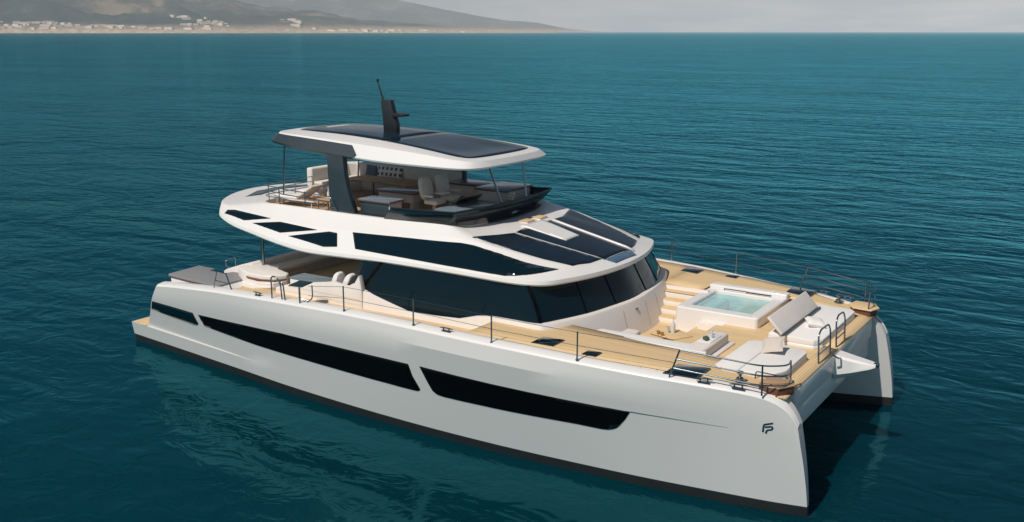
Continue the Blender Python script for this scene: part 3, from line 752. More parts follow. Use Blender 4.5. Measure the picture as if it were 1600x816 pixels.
# curtains and a lit shelf glimpsed through the side glass read as faint bars on it
# ------------------------------------------------------------------ upper body: brim, side fascia, coachroof
R0 = [(2.6, 0, 4.80), (2.92, -1.80, 4.79), (3.92, -3.30, 4.69), (4.55, -3.44, 4.48), (5.7, -3.46, 4.26), (6.8, -3.46, 4.08), (7.9, -3.46, 3.975), (9.2, -3.46, 4.00), (11, -3.46, 4.055), (13.4, -3.46, 4.06), (15.62, -3.45, 4.055), (16.22, -3.16, 4.055), (16.52, -2.58, 4.055), (16.86, -1.45, 4.055), (17.0, 0, 4.055)]
R3 = [(2.02, 0, 5.04), (2.46, -1.58, 5.03), (3.58, -2.90, 5.00), (4.4, -2.96, 4.95), (5.7, -2.97, 4.83), (6.8, -2.97, 4.765), (7.9, -2.97, 4.73), (9.2, -2.96, 4.76), (11, -2.94, 4.83), (13.3, -2.86, 4.94), (14.7, -2.62, 4.70), (15.6, -2.38, 4.51), (16.22, -2.08, 4.385), (16.55, -1.1, 4.36), (16.66, 0, 4.36)]
R4 = [(4.5, 0, 5.10), (4.52, -1.45, 5.10), (4.66, -2.22, 5.10), (5.05, -2.46, 5.11), (5.8, -2.5, 5.13), (6.8, -2.5, 5.13), (7.9, -2.5, 5.13), (9.2, -2.5, 5.12), (11, -2.55, 5.15), (12.55, -2.58, 5.19), (13.1, -2.30, 5.09), (13.55, -1.85, 5.01), (13.86, -1.3, 4.985), (13.95, -.7, 4.98), (13.97, 0, 4.98)]
R5 = [(4.62, 0, 5.10), (4.64, -1.35, 5.10), (4.78, -2.10, 5.10), (5.12, -2.34, 5.11), (5.8, -2.38, 5.12), (6.8, -2.38, 5.12), (7.9, -2.38, 5.12), (9.2, -2.38, 5.12), (11, -2.42, 5.14), (12.45, -2.45, 5.17), (12.8, -2.1, 5.10), (12.95, -1.6, 5.06), (13.02, -1.1, 5.04), (13.05, -.6, 5.03), (13.06, 0, 5.03)]
def off(ring, out, dz):
    o = []
    for x, y, z in ring:
        k = Vector((max(0, x - 13) * .35 + min(0, x - 6) * .35, y, 0)); k = k.normalized() * out if k.length else k
        o.append((x + k.x, y + (k.y if abs(y) > 1e-6 else 0), z + dz))
    return o
R1 = off(R0, .05, .05); R2 = off(R0, .03, .14)
R3b = off(R3, -.025, .006); R3a = off(R3, .008, -.012)
Rin = off(R0, -.30, .02)
R5f = [(x, y, 4.97) for x, y, z in R5]
PER = 5
rings = [ring_full(r, PER) for r in (Rin, R0, R1, R2, R3a, R3b, R4, R5, R5f)]
v, f = loft_vf(rings, cap0=True, cap1=True)
body = mesh("coachroof", v, f, 'gel', yacht, ang=17)
BB = bvh_of(body)
SIDE_DRAPES = []

# glazing and solar panels let into the upper body
MAINW = [(9.40, 4.70), (11.5, 4.77), (13.35, 4.83), (13.75, 4.80), (14.5, 4.665), (15.3, 4.50), (16.15, 4.345), (15.7, 4.30), (15.12, 4.245), (13.2, 4.265), (11.5, 4.29), (9.79, 4.31)]
W1 = [(4.14, 4.79), (4.10, 4.87), (4.36, 4.885), (5.94, 4.765), (5.03, 4.65)]
W2 = [(5.4, 4.60), (6.41, 4.705), (7.98, 4.625), (6.63, 4.43)]
W3 = [(7.01, 4.37), (8.5, 4.63), (8.82, 4.62), (9.07, 4.29), (8.53, 4.23)]
for s in (-1, 1):
    for pl in (MAINW, W1, W2, W3): drape("side_window", pl, 'y', BB, 'glass', body, off=.020, thick=.03, side=s, step=.08)
PA = [(13.52, -2.68), (14.08, -1.40), (16.58, -.76), (16.50, -1.35), (16.30, -1.95), (15.6, -2.25), (14.7, -2.48)]
PC = [(14.08, -1.33), (14.02, -.74), (14.02, .68), (16.62, .82), (16.62, -.70)]
PD = [(14.02, .80), (13.98, 1.45), (13.55, 2.66), (14.7, 2.48), (15.6, 2.25), (16.30, 1.95), (16.50, 1.4), (16.60, .93)]
drape("solar_panel", PA, 'z', BB, 'solarroof', body, off=.014, thick=.02, step=.12)
drape("solar_panel", PC, 'z', BB, 'solarroof', body, off=.014, thick=.02, step=.12)
drape("solar_panel", PD, 'z', BB, 'solarroof', body, off=.014, thick=.02, step=.12)
drape("brow_light_strip", [(16.64, -.70), (16.64, .84), (16.90, .74), (16.90, -.52)], 'z', BB, 'solarlight', body, off=.010, thick=.014, step=.1)
drape("panel_rib", [(14.06, .70), (14.04, .80), (16.72, .93), (16.72, .84)], 'z', BB, 'gel', body, off=.05, thick=.06)
drape("panel_rib", [(14.06, -1.375), (14.08, -1.345), (16.64, -.72), (16.64, -.75)], 'z', BB, 'grey', body, off=.022, thick=.03)
drape("roof_walkway", [(13.85, -.72), (15.26, -.50), (15.24, .28), (13.9, .42)], 'z', BB, 'gel', body, off=.035, thick=.05, step=.15)
drape("aft_roof_window", [(3.42, -1.78), (2.78, -.68), (2.76, .68), (3.42, 1.78), (3.62, 1.25), (3.2, 0), (3.62, -1.25)], 'z', BB, 'solar', body, off=.006, thick=.012)
for y0 in (-.24, .48):
    st = box("boarding_step", 13.50, 13.80, y0, y0 + .42, 4.96, 5.03, 'gel', body, bevel=.03)
    box("step_tread", 13.48, 13.80, y0 - .01, y0 + .43, 5.031, 5.048, 'teak', st, bevel=.006)

def clip_x(poly, lo, hi):
    for xc, keep in ((lo, 1), (hi, -1)):
        out = []
        for (a, b_), (c, d) in zip(poly, poly[1:] + poly[:1]):
            i0, i1 = (a - xc) * keep >= 0, (c - xc) * keep >= 0
            if i0: out.append((a, b_))
            if i0 != i1: t_ = (xc - a) / (c - a); out.append((xc, b_ + (d - b_) * t_))
        poly = out
    return poly
# ------------------------------------------------------------------ fly bridge deck
FZ = 4.98
FP = [(q.x + (.03 if q.x < 6 else -.04), q.y * .985) for q in ring_full(R5, 3)]
prism("fly_deck_floor", clip_x(FP, 11.3, 20), 4.965, FZ - .004, 'grey', yacht, bevel=0)
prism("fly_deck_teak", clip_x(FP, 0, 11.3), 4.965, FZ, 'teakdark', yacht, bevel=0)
def fly_screen():
    bot = [(10.20, -2.53, 5.12), (11.3, -2.545, 5.15), (12.55, -2.52, 5.17), (12.78, -1.6, 5.06), (12.88, -.8, 5.03), (12.9, 0, 5.02)]
    top = [(10.52, -2.58, 5.48), (11.4, -2.60, 5.52), (12.90, -2.61, 5.585), (13.10, -1.7, 5.59), (13.18, -.85, 5.59), (13.2, 0, 5.59)]
    full = lambda h: [Vector(q) for q in h] + [Vector((x, -y, z)) for x, y, z in reversed(h[:-1])]
    b_, t_ = full(bot), full(top)
    root = None
    for name, k0, k1, mt in (("side_screen", 0, 2, 'glass'), ("front_screen", 2, 8, 'smoke'), ("side_screen", 8, 10, 'glass')):
        bb, tt = b_[k0:k1 + 1], t_[k0:k1 + 1]; V, F = [], []
        for p0, p1 in zip(bb, tt): V += [p0, p1]
        for i in range(len(bb) - 1): F.append((2 * i, 2 * i + 2, 2 * i + 3, 2 * i + 1))
        o = mesh(name, V, F, mt, body, ang=20); md = o.modifiers.new("thickness", 'SOLIDIFY'); md.thickness = .02; md.offset = 0
    tubes("screen_cap_rail", [[q + Vector((0, 0, .012)) for q in t_]], .018, 'black', body)
fly_screen()

# helm seats, console, bar units, tables, sofas and pads of the fly bridge
def helm_seat(x, y):
    pd = mesh("helm_seat", *lathe_vf([(.20, 0), (.19, .03), (.07, .06), (.06, .34), (.16, .37)], (x, y, FZ), 18), 'grey', yacht)
    sv, sf = box_vf(-.24, .28, -.26, .26, .36, .50); V = [Vector(q) + Vector((x, y, FZ)) for q in sv]
    mesh("seat_cushion", V, sf, 'fabricwhite', pd, bevel=.06, seg=3)
    V, F = [], []
    N = 20
    for dx, sc in ((-.03, .93), (0, 1.0), (.07, 1.0), (.11, .90)):
        for k in range(N):
            a = 2 * math.pi * k / N; ca, sa = math.cos(a), math.sin(a)
            yy = .29 * sc * math.copysign(abs(ca) ** .62, ca); zz = .36 * sc * math.copysign(abs(sa) ** .62, sa)
            V.append(Vector((x - .30 + dx - (zz + .36) * .18, y + yy, FZ + .82 + zz)))
    for i in range(3):
        for k in range(N): F.append((i * N + k, i * N + (k + 1) % N, (i + 1) * N + (k + 1) % N, (i + 1) * N + k))
    F += [tuple(reversed(range(N))), tuple(range(3 * N, 4 * N))]
    mesh("seat_back", V, F, 'taupe', pd, ang=60)
    for s in (-1, 1): box("arm_rest", x - .22, x + .18, y + s * .29 - .035, y + s * .29 + .035, FZ + .60, FZ + .66, 'fabricwhite', pd, bevel=.025)
helm_seat(10.62, -.62); helm_seat(10.62, .22)
cons = prism("helm_console", [(11.55, -1.95), (12.55, -2.15), (12.85, -.8), (12.85, .1), (11.75, .1), (11.65, -.9)], FZ, FZ + .44, 'grey', yacht, bevel=.05, seg=3)
prism("console_top", [(11.62, -1.90), (12.50, -2.08), (12.78, -.8), (12.78, .05), (11.82, .05), (11.74, -.85)], FZ + .44, FZ + .50, 'top', cons, bevel=.02)
V, F = box_vf(-.02, .02, -.55, .55, -.15, .15); rot = Matrix.Rotation(R(50), 4, 'Y')
mesh("instrument_panel", [rot @ Vector(q) + Vector((11.78, -.42, FZ + .57)) for q in V], F, 'black', cons, bevel=.01)
V, F = [], []
wheel = [Vector((11.58 + .10 * math.sin(a) * .5, -.55 + .19 * math.cos(a), FZ + .50 + .17 * math.sin(a))) for a in [2 * math.pi * k / 24 for k in range(25)]]
tubes("steering_wheel", [wheel, [wheel[0], wheel[12]], [wheel[6], wheel[18]]], .016, 'black', cons)
bar = box("bar_unit", 11.2, 12.3, .85, 2.25, FZ, FZ + .66, 'grey', yacht, bevel=.02)
box("bar_top", 11.14, 12.36, .78, 2.32, FZ + .69, FZ + .74, 'top', bar, bevel=.015); box("bar_edge", 11.13, 12.37, .77, 2.33, FZ + .66, FZ + .69, 'mahogany', bar, bevel=.006)
bar2 = box("galley_unit", 9.55, 11.15, 1.55, 2.28, FZ, FZ + .62, 'taupe', yacht, bevel=.02)
box("galley_top", 9.5, 11.18, 1.48, 2.32, FZ + .65, FZ + .70, 'top', bar2, bevel=.015); box("galley_edge", 9.49, 11.19, 1.47, 2.33, FZ + .62, FZ + .65, 'mahogany', bar2, bevel=.006)
wet = box("wet_bar", 9.00, 10.12, -2.22, -1.62, FZ, FZ + .54, 'dark', yacht, bevel=.02)
box("wet_bar_side", 10.12, 10.16, -2.2, -1.64, FZ, FZ + .54, 'grey', wet, bevel=.01)
box("wet_bar_top", 8.95, 10.2, -2.26, -1.56, FZ + .56, FZ + .60, 'top', wet, bevel=.012); box("wet_bar_edge", 8.94, 10.21, -2.27, -1.55, FZ + .535, FZ + .56, 'mahogany', wet, bevel=.005)
cnt = box("buffet_counter", 8.35, 9.75, -.62, -.12, FZ + .28, FZ + .56, 'grey', yacht, bevel=.02)
box("counter_top", 8.3, 9.85, -.68, -.06, FZ + .585, FZ + .63, 'top', cnt, bevel=.012); box("counter_edge", 8.29, 9.86, -.69, -.05, FZ + .56, FZ + .585, 'mahogany', cnt, bevel=.005)
for x in (8.45, 9.65): box("counter_leg", x - .06, x + .06, -.55, -.2, FZ, FZ + .28, 'grey', cnt, bevel=.01)
tbl = prism("fly_table", [(5.9, .55), (8.75, .45), (8.95, .65), (8.95, 1.3), (8.7, 1.5), (6.0, 1.5)], FZ + .60, FZ + .645, 'teakdark', yacht, bevel=.012)
for x in (6.7, 8.2): mesh("table_leg", *lathe_vf([(.20, 0), (.18, .03), (.05, .06), (.05, .57), (.12, .60)], (x, 1.0, FZ), 16), 'steel', tbl)
fs = prism("fly_sofa", [(4.7, .1), (4.7, 2.25), (9.45, 2.36), (9.45, 1.75), (5.5, 1.75), (5.4, .1)], FZ, FZ + .36, 'taupe', yacht, bevel=.03)
prism("seat_cushion", [(4.74, .14), (4.74, 2.1), (9.42, 2.2), (9.42, 1.70), (5.46, 1.70), (5.36, .14)], FZ + .36, FZ + .48, 'taupe', fs, bevel=.045, seg=3)
prism("backrest", [(4.45, .1), (4.45, 2.1), (4.75, 2.45), (9.5, 2.45), (9.5, 2.18), (5.0, 2.12), (4.78, 1.9), (4.72, .1)], FZ + .10, FZ + .94, 'taupe', fs, bevel=.06, seg=3)
sp2 = box("fly_sunpad", 11.5, 12.7, -.0, .78, FZ, FZ + .22, 'grey', yacht, bevel=.03)
def uvplane(o, ax=(0, 1)):
    me = o.data; uv = me.uv_layers.new(name="uv")
    for lp in me.loops:
        c = me.vertices[lp.vertex_index].co; uv.data[lp.index].uv = (c[ax[0]], c[ax[1]])
pad = prism("sunpad_cushion", [(12.3, .15), (13.02, .15), (12.75, 2.3), (12.3, 2.3)], FZ + .16, FZ + .42, 'latticefine', yacht, bevel=.04, seg=3); uvplane(pad)
sp2.parent = yacht

# ------------------------------------------------------------------ hard top
H0 = [(4.85, 0, 7.16), (4.86, -1.0, 7.15), (5.02, -1.85, 7.10), (5.6, -2.18, 7.05), (6.5, -2.28, 6.97), (7.5, -2.30, 6.89), (8.5, -2.31, 6.82), (9.5, -2.31, 6.76), (10.5, -2.31, 6.735), (11.5, -2.30, 6.725), (12.52, -2.26, 6.72), (12.96, -2.08, 6.715), (13.15, -1.60, 6.71), (13.22, -.75, 6.71), (13.24, 0, 6.71)]
H2 = [(5.02, 0, 7.38), (5.03, -.95, 7.375), (5.17, -1.70, 7.36), (5.7, -1.96, 7.35), (6.5, -2.04, 7.33), (7.5, -2.07, 7.29), (8.5, -2.08, 7.235), (9.5, -2.09, 7.18), (10.5, -2.10, 7.125), (11.5, -2.09, 7.055), (12.44, -2.05, 6.975), (12.87, -1.88, 6.94), (13.05, -1.45, 6.925), (13.12, -.68, 6.92), (13.14, 0, 6.92)]
H3 = [(5.45, 0, 7.425), (5.46, -.75, 7.42), (5.56, -1.28, 7.40), (6.0, -1.42, 7.405), (6.5, -1.48, 7.40), (7.5, -1.53, 7.385), (8.5, -1.57, 7.345), (9.5, -1.61, 7.285), (10.5, -1.67, 7.205), (11.5, -1.73, 7.105), (12.42, -1.76, 7.005), (12.70, -1.64, 6.98), (12.82, -1.25, 6.97), (12.87, -.58, 6.965), (12.88, 0, 6.965)]
H1 = [(x + (.01 if x > 12.5 else 0), y * 1.012, z + .05) for x, y, z in H0]
Hin = [(8.8 + (x - 8.8) * .93, y * .90, z + .02) for x, y, z in H0]
Hc = [(8.8 + (x - 8.8) * .8, y * .5, z + .045) for x, y, z in H3]
rings = [ring_full(r, 5) for r in (Hin, H0, H1, H2, H3, Hc)]
v, f = loft_vf(rings, cap0=True, cap1=True)
top = mesh("hardtop", v, f, 'gel', yacht, ang=20); TB = bvh_of(top)
sol = [(q.x, q.y) for q in ring_full([(8.9 + (x - 8.9) * .985, y * .96, 0) for x, y, z in H3], 2)]
drape("solar_panel", clip_x(sol, 0, 9.48), 'z', TB, 'solar', top, off=.008, thick=.014, step=.4)
drape("sliding_sunroof", clip_x(sol, 9.52, 20), 'z', TB, 'solar', top, off=.014, thick=.02, step=.3)
for s in (-1, 1):
    def edge(tab, x):
        t_ = [q for q in tab if q[1] < -.5]; t_ = [(q[0], q[1], q[2]) for q in t_ if q[0] < 12]
        return Vector((x, sinterp([(q[0], q[1]) for q in t_], x), sinterp([(q[0], q[2]) for q in t_], x)))
    V, F = [], []; NU = 26
    for i in range(NU + 1):
        u = i / NU; row = []
        for xe, fn in ((8.70, lambda x: edge(H0, x) + Vector((0, .22, .0))), (8.84, lambda x: edge(H0, x) + Vector((0, -.03, -.03))), (8.92, lambda x: edge(H1, x) + Vector((0, -.045, -.005))), (9.00, lambda x: edge(H1, x).lerp(edge(H2, x), .22) + Vector((0, -.035, .005))),
                       (8.70, lambda x: edge(H1, x).lerp(edge(H2, x), .80) + Vector((0, -.016, .022)))):
            x = 5.03 + u * (xe - 5.03); q = fn(x); row.append(Vector((q.x, -s * q.y if s > 0 else q.y, q.z)))
        V += row
    for i in range(NU):
        for k in range(4): F.append((i * 5 + k, i * 5 + k + 1, i * 5 + 6 + k, i * 5 + 5 + k))
    F += [(0, 1, 2, 3, 4), tuple(NU * 5 + q for q in (4, 3, 2, 1, 0))]
    mesh("side_fairing", V, F, 'dark', top, ang=25)
# supports
sup = slab_xz("roof_support", [(7.95, 5.12), (8.95, 5.12), (8.72, 5.7), (8.58, 6.3), (8.54, 6.85), (7.88, 6.92), (7.90, 6.2)], -2.42, -2.22, 'dark', yacht)
slab_xz("roof_support", [(8.9, 5.12), (9.6, 5.12), (9.62, 5.9), (9.4, 6.80), (8.9, 6.84), (9.25, 5.95)], 2.38, 2.5, 'dark', yacht)
tubes("roof_post", [[(13.1, -.60, 5.58), (12.85, -.90, 6.76)]], .034, 'steel', yacht)
tubes("roof_post", [[(13.08, .80, 5.58), (12.87, .90, 6.76)]], .034, 'steel', yacht)
tubes("roof_post", [[(5.26, -1.80, FZ), (5.45, -1.80, 7.1)]], .028, 'steel', yacht)
tubes("roof_post", [[(5.26, 1.80, FZ), (5.45, 1.80, 7.1)]], .028, 'steel', yacht)
# mast with radar arm and whip aerial
mast = slab_xz("mast", [(8.20, 7.30), (8.72, 7.30), (8.74, 7.62), (8.66, 7.86), (8.50, 8.40), (8.10, 8.40), (8.16, 7.85)], -.10, .10, 'mastpaint', yacht, bevel=.03)
slab_xz("radar_arm", [(8.60, 7.86), (9.05, 7.90), (9.12, 7.94), (9.05, 7.98), (8.58, 8.0)], -.16, .16, 'mastpaint', mast, bevel=.02)
tubes("whip_aerial", [[(8.14, 0, 8.38), (8.02, 0, 8.70), (7.93, 0, 8.98)]], [.03, .025, .018], 'mastpaint', mast)
mesh("aerial_tip", *lathe_vf([(.02, 0), (.045, .02), (.045, .08), (.02, .10)], (7.92, 0, 8.95), 10), 'mastpaint', mast)

# ------------------------------------------------------------------ rails
def fly_rail(s):
    y = s * 2.44; rt = None
    tr = tubes("fly_rail", [round_path([(5.55, s * 2.30, 5.64), (5.9, y, 5.63), (8.0, y, 5.56), (8.28, y, 5.1)], .12), [(5.6, s * 2.30, 5.46), (5.9, y, 5.46), (8.12, y, 5.40)], [(5.6, s * 2.30, 5.29), (5.9, y, 5.29), (8.2, y, 5.25)]], .016, 'steel', yacht)
    for x, yy in ((5.62, s * 2.31), (6.9, y)): tubes("rail_post", [[(x, yy, 5.09), (x, yy, 5.63)]], .017, 'steel', tr)
for s in (-1, 1): fly_rail(s)
ar = tubes("fly_rail", [round_path([(5.6, -2.30, z), (4.85, -2.22, z), (4.70, -1.9, z), (4.70, 1.9, z), (4.85, 2.22, z), (5.6, 2.30, z)], .2) for z in (5.29, 5.46, 5.63)], .014, 'steel', yacht)
for y in (-1.9, -.7, .7, 1.9): tubes("rail_post", [[(4.70, y, 5.07), (4.70, y, 5.63)]], .016, 'steel', ar)

def deck_rail(s):
    """pulpit rail at the bow and the wires running aft through stanchions"""
    Yp = lambda x: yg(x) - .08
    zr = lambda f, x: None
    a0, a1 = Vector((20.48, s * 4.76, 2.92)), Vector((20.70, s * 4.73, 3.57))
    b0, b1 = Vector((22.52, s * 4.40, 2.78)), Vector((22.50, s * 4.40, 3.42))
    c0, c1 = Vector((22.84, s * 3.40, 2.66)), Vector((22.84, s * 3.50, 3.36))
    paths = []
    for t_ in (1.0, .64, .30):
        pa, pb, pc = a0.lerp(a1, t_), b0.lerp(b1, t_), c0.lerp(c1, t_)
        mid = Vector((22.93, s * 3.95, (pb.z + pc.z) / 2))
        pts = [pa, pb, mid, pc]
        paths.append(round_path(pts, .3, 6))
    rl = tubes("pulpit_rail", paths, .019, 'steel', yacht)
    for q0, q1 in ((a0, a1), (b0, b1), (c0, c1)): tubes("rail_post", [[q0 - Vector((0, 0, .03)), q1]], .021, 'steel', rl)
    sx = [18.29, 15.97, 13.54, 11.02]
    for x in sx:
        z0 = (zd(x) if x > 15 else zg(x) + .07) - .02; y = s * (5.13 if x > 18 else Yp(x) - .03)
        st_ = tubes("stanchion", [[(x, y, z0), (x, y, z0 + .70)]], .020, 'steel', yacht)
        mesh("stanchion_foot", *lathe_vf([(.04, 0), (.04, .02), (.026, .05)], (x, y, z0), 12), 'wire', st_)
    def at(x, h): return ((x, s * (5.13 if x > 18 else Yp(x) - .03), (zd(x) if x > 15 else zg(x) + .07) + h))
    for k, h in enumerate((.66, .34)):
        pts = [a0.lerp(a1, (1.0, .5)[k])] + [Vector(at(x, h)) for x in sx] + [Vector((9.55, s * 5.10, (3.52, 3.25)[k]))]
        tubes("guard_wire", [pts], .0065, 'wire', yacht, n_=5)
for s in (-1, 1): deck_rail(s)
# side gates, docking station and stern handrails
for s in (-1, 1):
    y = s * 5.02
    g = tubes("boarding_rail", [round_path([(7.98, y, 2.88), (7.98, y, 3.58), (8.20, y, 3.60), (8.36, y, 3.40), (8.40, y, 2.86)], .10)], .022, 'steel', yacht)
    tubes("boarding_rail", [round_path([(8.22, y + s * .02, 3.50), (8.48, y + s * .02, 3.44), (8.55, y + s * .02, 2.88)], .08)], .022, 'steel', yacht)
    tubes("stern_rail", [round_path([(4.98, s * 4.66, 2.66), (5.2, s * 4.66, 3.28), (5.62, s * 4.66, 3.26)], .05), [(5.10, s * 4.66, 2.98), (5.72, s * 4.66, 2.95)]], .016, 'steel', yacht)
    tubes("stern_rail", [[(5.92, s * 4.70, 2.68), (5.64, s * 4.70, 3.30)]], .022, 'steel', yacht)
dk = prism("docking_station", [(8.70, -5.04), (8.56, -4.46), (9.04, -4.40), (9.17, -4.98)], 3.40, 3.425, 'navy', yacht, bevel=.006)
tubes("station_leg", [[(9.22, -5.12, 2.92), (9.2, -5.10, 3.45)]], .028, 'steel', dk)
tubes("station_loop", [round_path([(9.24, -5.08, 3.10), (9.50, -5.0, 3.06), (9.56, -4.95, 3.18), (9.50, -4.9, 3.50)], .08), [(9.44, -5.02, 2.92), (9.44, -5.02, 3.07)]], .02, 'steel', dk)
tubes("grab_loop", [round_path([(3.18, -2.30, 2.6), (3.2, -2.62, 2.78), (3.2, -2.62, 2.98), (3.2, -2.2, 3.02), (3.18, -2.2, 2.6)], .08)], .014, 'steel', yacht)
tubes("grab_loop", [round_path([(4.35, -1.42, 2.98), (4.35, -1.40, 3.14), (4.35, -1.12, 3.14), (4.35, -1.10, 2.98)], .06)], .012, 'steel', yacht)
# folded bow ladders at the front edge
for y0, y1 in ((-1.40, -.42), (.12, .90)):
    ld = tubes("bow_ladder", [round_path([(22.88, y0, 2.66), (22.82, y0 + .06, 3.36), (22.82, y0 + .22, 3.48), (22.82, y1 - .10, 3.46), (22.85, y1 - .02, 3.30), (22.88, y1, 2.66)], .08)], .022, 'steel', yacht)
    for h in (.24, .48): tubes("ladder_rung", [[(22.88 - .085 * h, y0 + .02, 2.66 + h), (22.87 - .06 * h, y1 - .01, 2.66 + h * .95)]], .017, 'steel', ld)

# ------------------------------------------------------------------ deck fittings
def cleat(x, y, z, rz):
    rot = Matrix.Rotation(rz, 4, 'Z'); o_ = Vector((x, y, z))
    v1 = tube_vf([(-.20, 0, .085), (-.10, 0, .095), (.10, 0, .095), (.20, 0, .085)], [.012, .018, .018, .012], 8)
    v2 = tube_vf([(-.085, 0, 0), (-.085, 0, .095)], .018, 8); v3 = tube_vf([(.085, 0, 0), (.085, 0, .095)], .018, 8)
    v4 = box_vf(-.14, .14, -.035, .035, 0, .012)
    V, F = merge(v1, v2, v3, v4); return mesh("mooring_cleat", [rot @ Vector(q) + o_ for q in V], F, 'dark' if y < 0 else 'steel', yacht)
for s in (-1, 1):
    for x, dy in ((21.25, .10), (22.0, .10), (14.57, .16), (7.3, .14)):
        sl = math.atan2(s * (yg(x + .2) - yg(x - .2)), .4)
        cleat(x, s * (yg(x) - dy), zg(x) + .045, sl)
def hatch(xc, yc, l_, w, z, s, sk_=0.0):
    poly = [(xc - l_ / 2, s * (yc - w / 2)), (xc + l_ / 2, s * (yc - w / 2 - sk_)), (xc + l_ / 2, s * (yc + w / 2 - sk_)), (xc - l_ / 2, s * (yc + w / 2))]
    fr = prism("deck_hatch", poly, z - .01, z + .014, 'dark', yacht, bevel=.008)
    k = .9; prism("hatch_pane", [(xc + (a - xc) * k, s * yc + (b_ - s * yc + s * sk_ / 2) * k - s * sk_ / 2) for a, b_ in poly], z + .014, z + .024, 'glass', fr, bevel=.004)
for s in (-1, 1):
    hatch(17.08, 4.50, .60, .58, zd(17.08) + .002, s, .07); hatch(18.38, 4.60, .38, .34, zd(18.38) + .002, s, .04); hatch(20.68, 4.30, .80, .78, zd(20.68) + .002, s, .14)
# windlasses, bow seats
def windlass(x, y, z):
    w = mesh("windlass", *lathe_vf([(.12, 0), (.12, .04), (.085, .06), (.085, .10), (.05, .12)], (x, y, z), 20), 'steel', yacht)
    mesh("capstan", *lathe_vf([(.035, .11), (.035, .19), (.08, .21), (.085, .24), (.06, .255)], (x, y, z), 20), 'steel', w)
for s in (-1, 1): windlass(21.86, s * 3.98, zd(21.86))
def bow_seat(s):
    bs = prism("bow_seat", [(22.30, s * 3.72), (22.36, s * 4.15), (22.78, s * 4.12), (23.02, s * 3.72), (22.90, s * 3.42), (22.45, s * 3.45)], 2.66, 2.86, 'mahogany', yacht, bevel=.02)
    if s > 0: prism("seat_top", [(22.22, s * 3.70), (22.30, s * 4.20), (22.85, s * 4.18), (23.08, s * 3.72), (22.94, s * 3.36), (22.42, s * 3.40)], 2.86, 2.90, 'teak', bs, bevel=.01)
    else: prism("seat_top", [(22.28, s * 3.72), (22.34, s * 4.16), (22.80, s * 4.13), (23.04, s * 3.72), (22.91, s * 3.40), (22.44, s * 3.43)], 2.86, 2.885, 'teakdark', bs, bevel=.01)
for s in (-1, 1): bow_seat(s)
tubes("anchor_handle", [round_path([(22.05, -3.52, 2.72), (22.05, -3.48, 2.95), (22.75, -3.30, 2.88), (22.75, -3.34, 2.72)], .06)], .014, 'dark', yacht)

# ------------------------------------------------------------------ aft deck
for s in (-1, 1):
    ab = prism("stern_locker", [(2.22, s * 4.12), (4.60, s * 4.32), (4.72, s * 4.22), (4.72, s * 2.72), (3.7, s * 2.72), (3.6, s * 3.1), (2.95, s * 3.1), (2.85, s * 2.80), (2.1, s * 2.80)], 2.0, 2.575, 'gel', yacht, bevel=.02)
    pol = [(2.12, s * 4.14), (4.60, s * 4.345), (4.76, s * 4.24), (4.76, s * 2.70), (3.74, s * 2.70), (3.62, s * 3.08), (2.93, s * 3.08), (2.83, s * 2.78), (2.02, s * 2.78)]
    prism("wood_trim", pol, 2.576, 2.60, 'mahogany', ab, bevel=.005)
    prism("pad_cushion", pol, 2.60, 2.69, 'greypad', ab, bevel=.03, seg=3)
    deck_sheet("stern_deck", [2.3, 3, 4, 4.75], lambda x, s=s: s * (yg(x) - .3), lambda x, s=s: s * 2.6, 'gel', yacht, zf=lambda x: 2.22 + .12 * (x - 2))
    # raised rounded shell of the cockpit sofa end, with shallow steps beside it
    sh = prism("sofa_shell", [(4.22, s * 2.2), (4.24, s * 3.0), (4.7, s * 3.28), (5.25, s * 3.45), (5.85, s * 3.46), (6.28, s * 3.28), (6.45, s * 2.95), (6.3, s * 2.72), (5.6, s * 2.5), (5.3, s * 2.2)], 2.3, 2.985, 'gelcream', yacht, bevel=.035, seg=3)
    for i in range(3):
        prism("shell_step", [(5.0, s * 3.2), (5.3, s * (3.62 + .13 * i)), (5.9, s * (3.72 + .13 * i)), (6.4, s * (3.5 + .10 * i)), (6.5, s * 3.0)], 2.3, 2.82 - .10 * i, 'gelcream', sh, bevel=.02)
    prism("shell_trim", [(4.9, s * 3.2), (5.2, s * 3.52), (5.8, s * 3.60), (6.33, s * 3.38), (6.5, s * 3.0), (6.2, s * 2.9)], 2.845, 2.87, 'mahogany', sh, bevel=.004)
    slab_xz("cockpit_side", [(6.9, 2.5), (6.95, 2.86), (7.4, 3.0), (8.1, 3.15), (8.96, 3.29), (9.35, 3.36), (9.9, 3.30), (10.2, 3.45), (10.38, 3.70), (10.47, 3.32), (10.47, 2.5)], s * 3.91, s * 3.74, 'gelcream', yacht, bevel=.025)
    for zz, xa_ in ((2.98, 7.5), (2.82, 7.05)): box("side_groove", xa_, 10.4, s * 3.914 - .003, s * 3.914 + .003, zz - .006, zz + .006, 'taupe', yacht, bevel=0)
    tubes("overhang_post", [[(4.80, s * 2.40, 2.96), (4.80, s * 2.40, 4.62)]], .055, 'steel', yacht, n_=14)
box("cockpit_floor", 4.3, 9.9, -3.75, 3.75, 2.34, 2.40, 'teak', yacht, bevel=0)
cs = prism("cockpit_sofa", [(4.28, -2.6), (4.28, 2.6), (5.05, 2.6), (5.05, -2.6)], 2.3, 2.70, 'taupe', yacht, bevel=.03)
box("backrest", 4.22, 4.52, -2.62, 2.62, 2.5, 3.02, 'taupe', cs, bevel=.09, seg=3); box("seat_cushion", 4.5, 5.2, -2.55, 2.55, 2.70, 2.84, 'taupe', cs, bevel=.05, seg=3)
slab_xz("transom_cap", [(3.22, 1.9), (3.26, 2.66), (3.40, 2.74), (4.15, 2.99), (4.36, 2.99), (4.4, 2.2)], -2.78, 2.78, 'gelcream', yacht, bevel=.03)
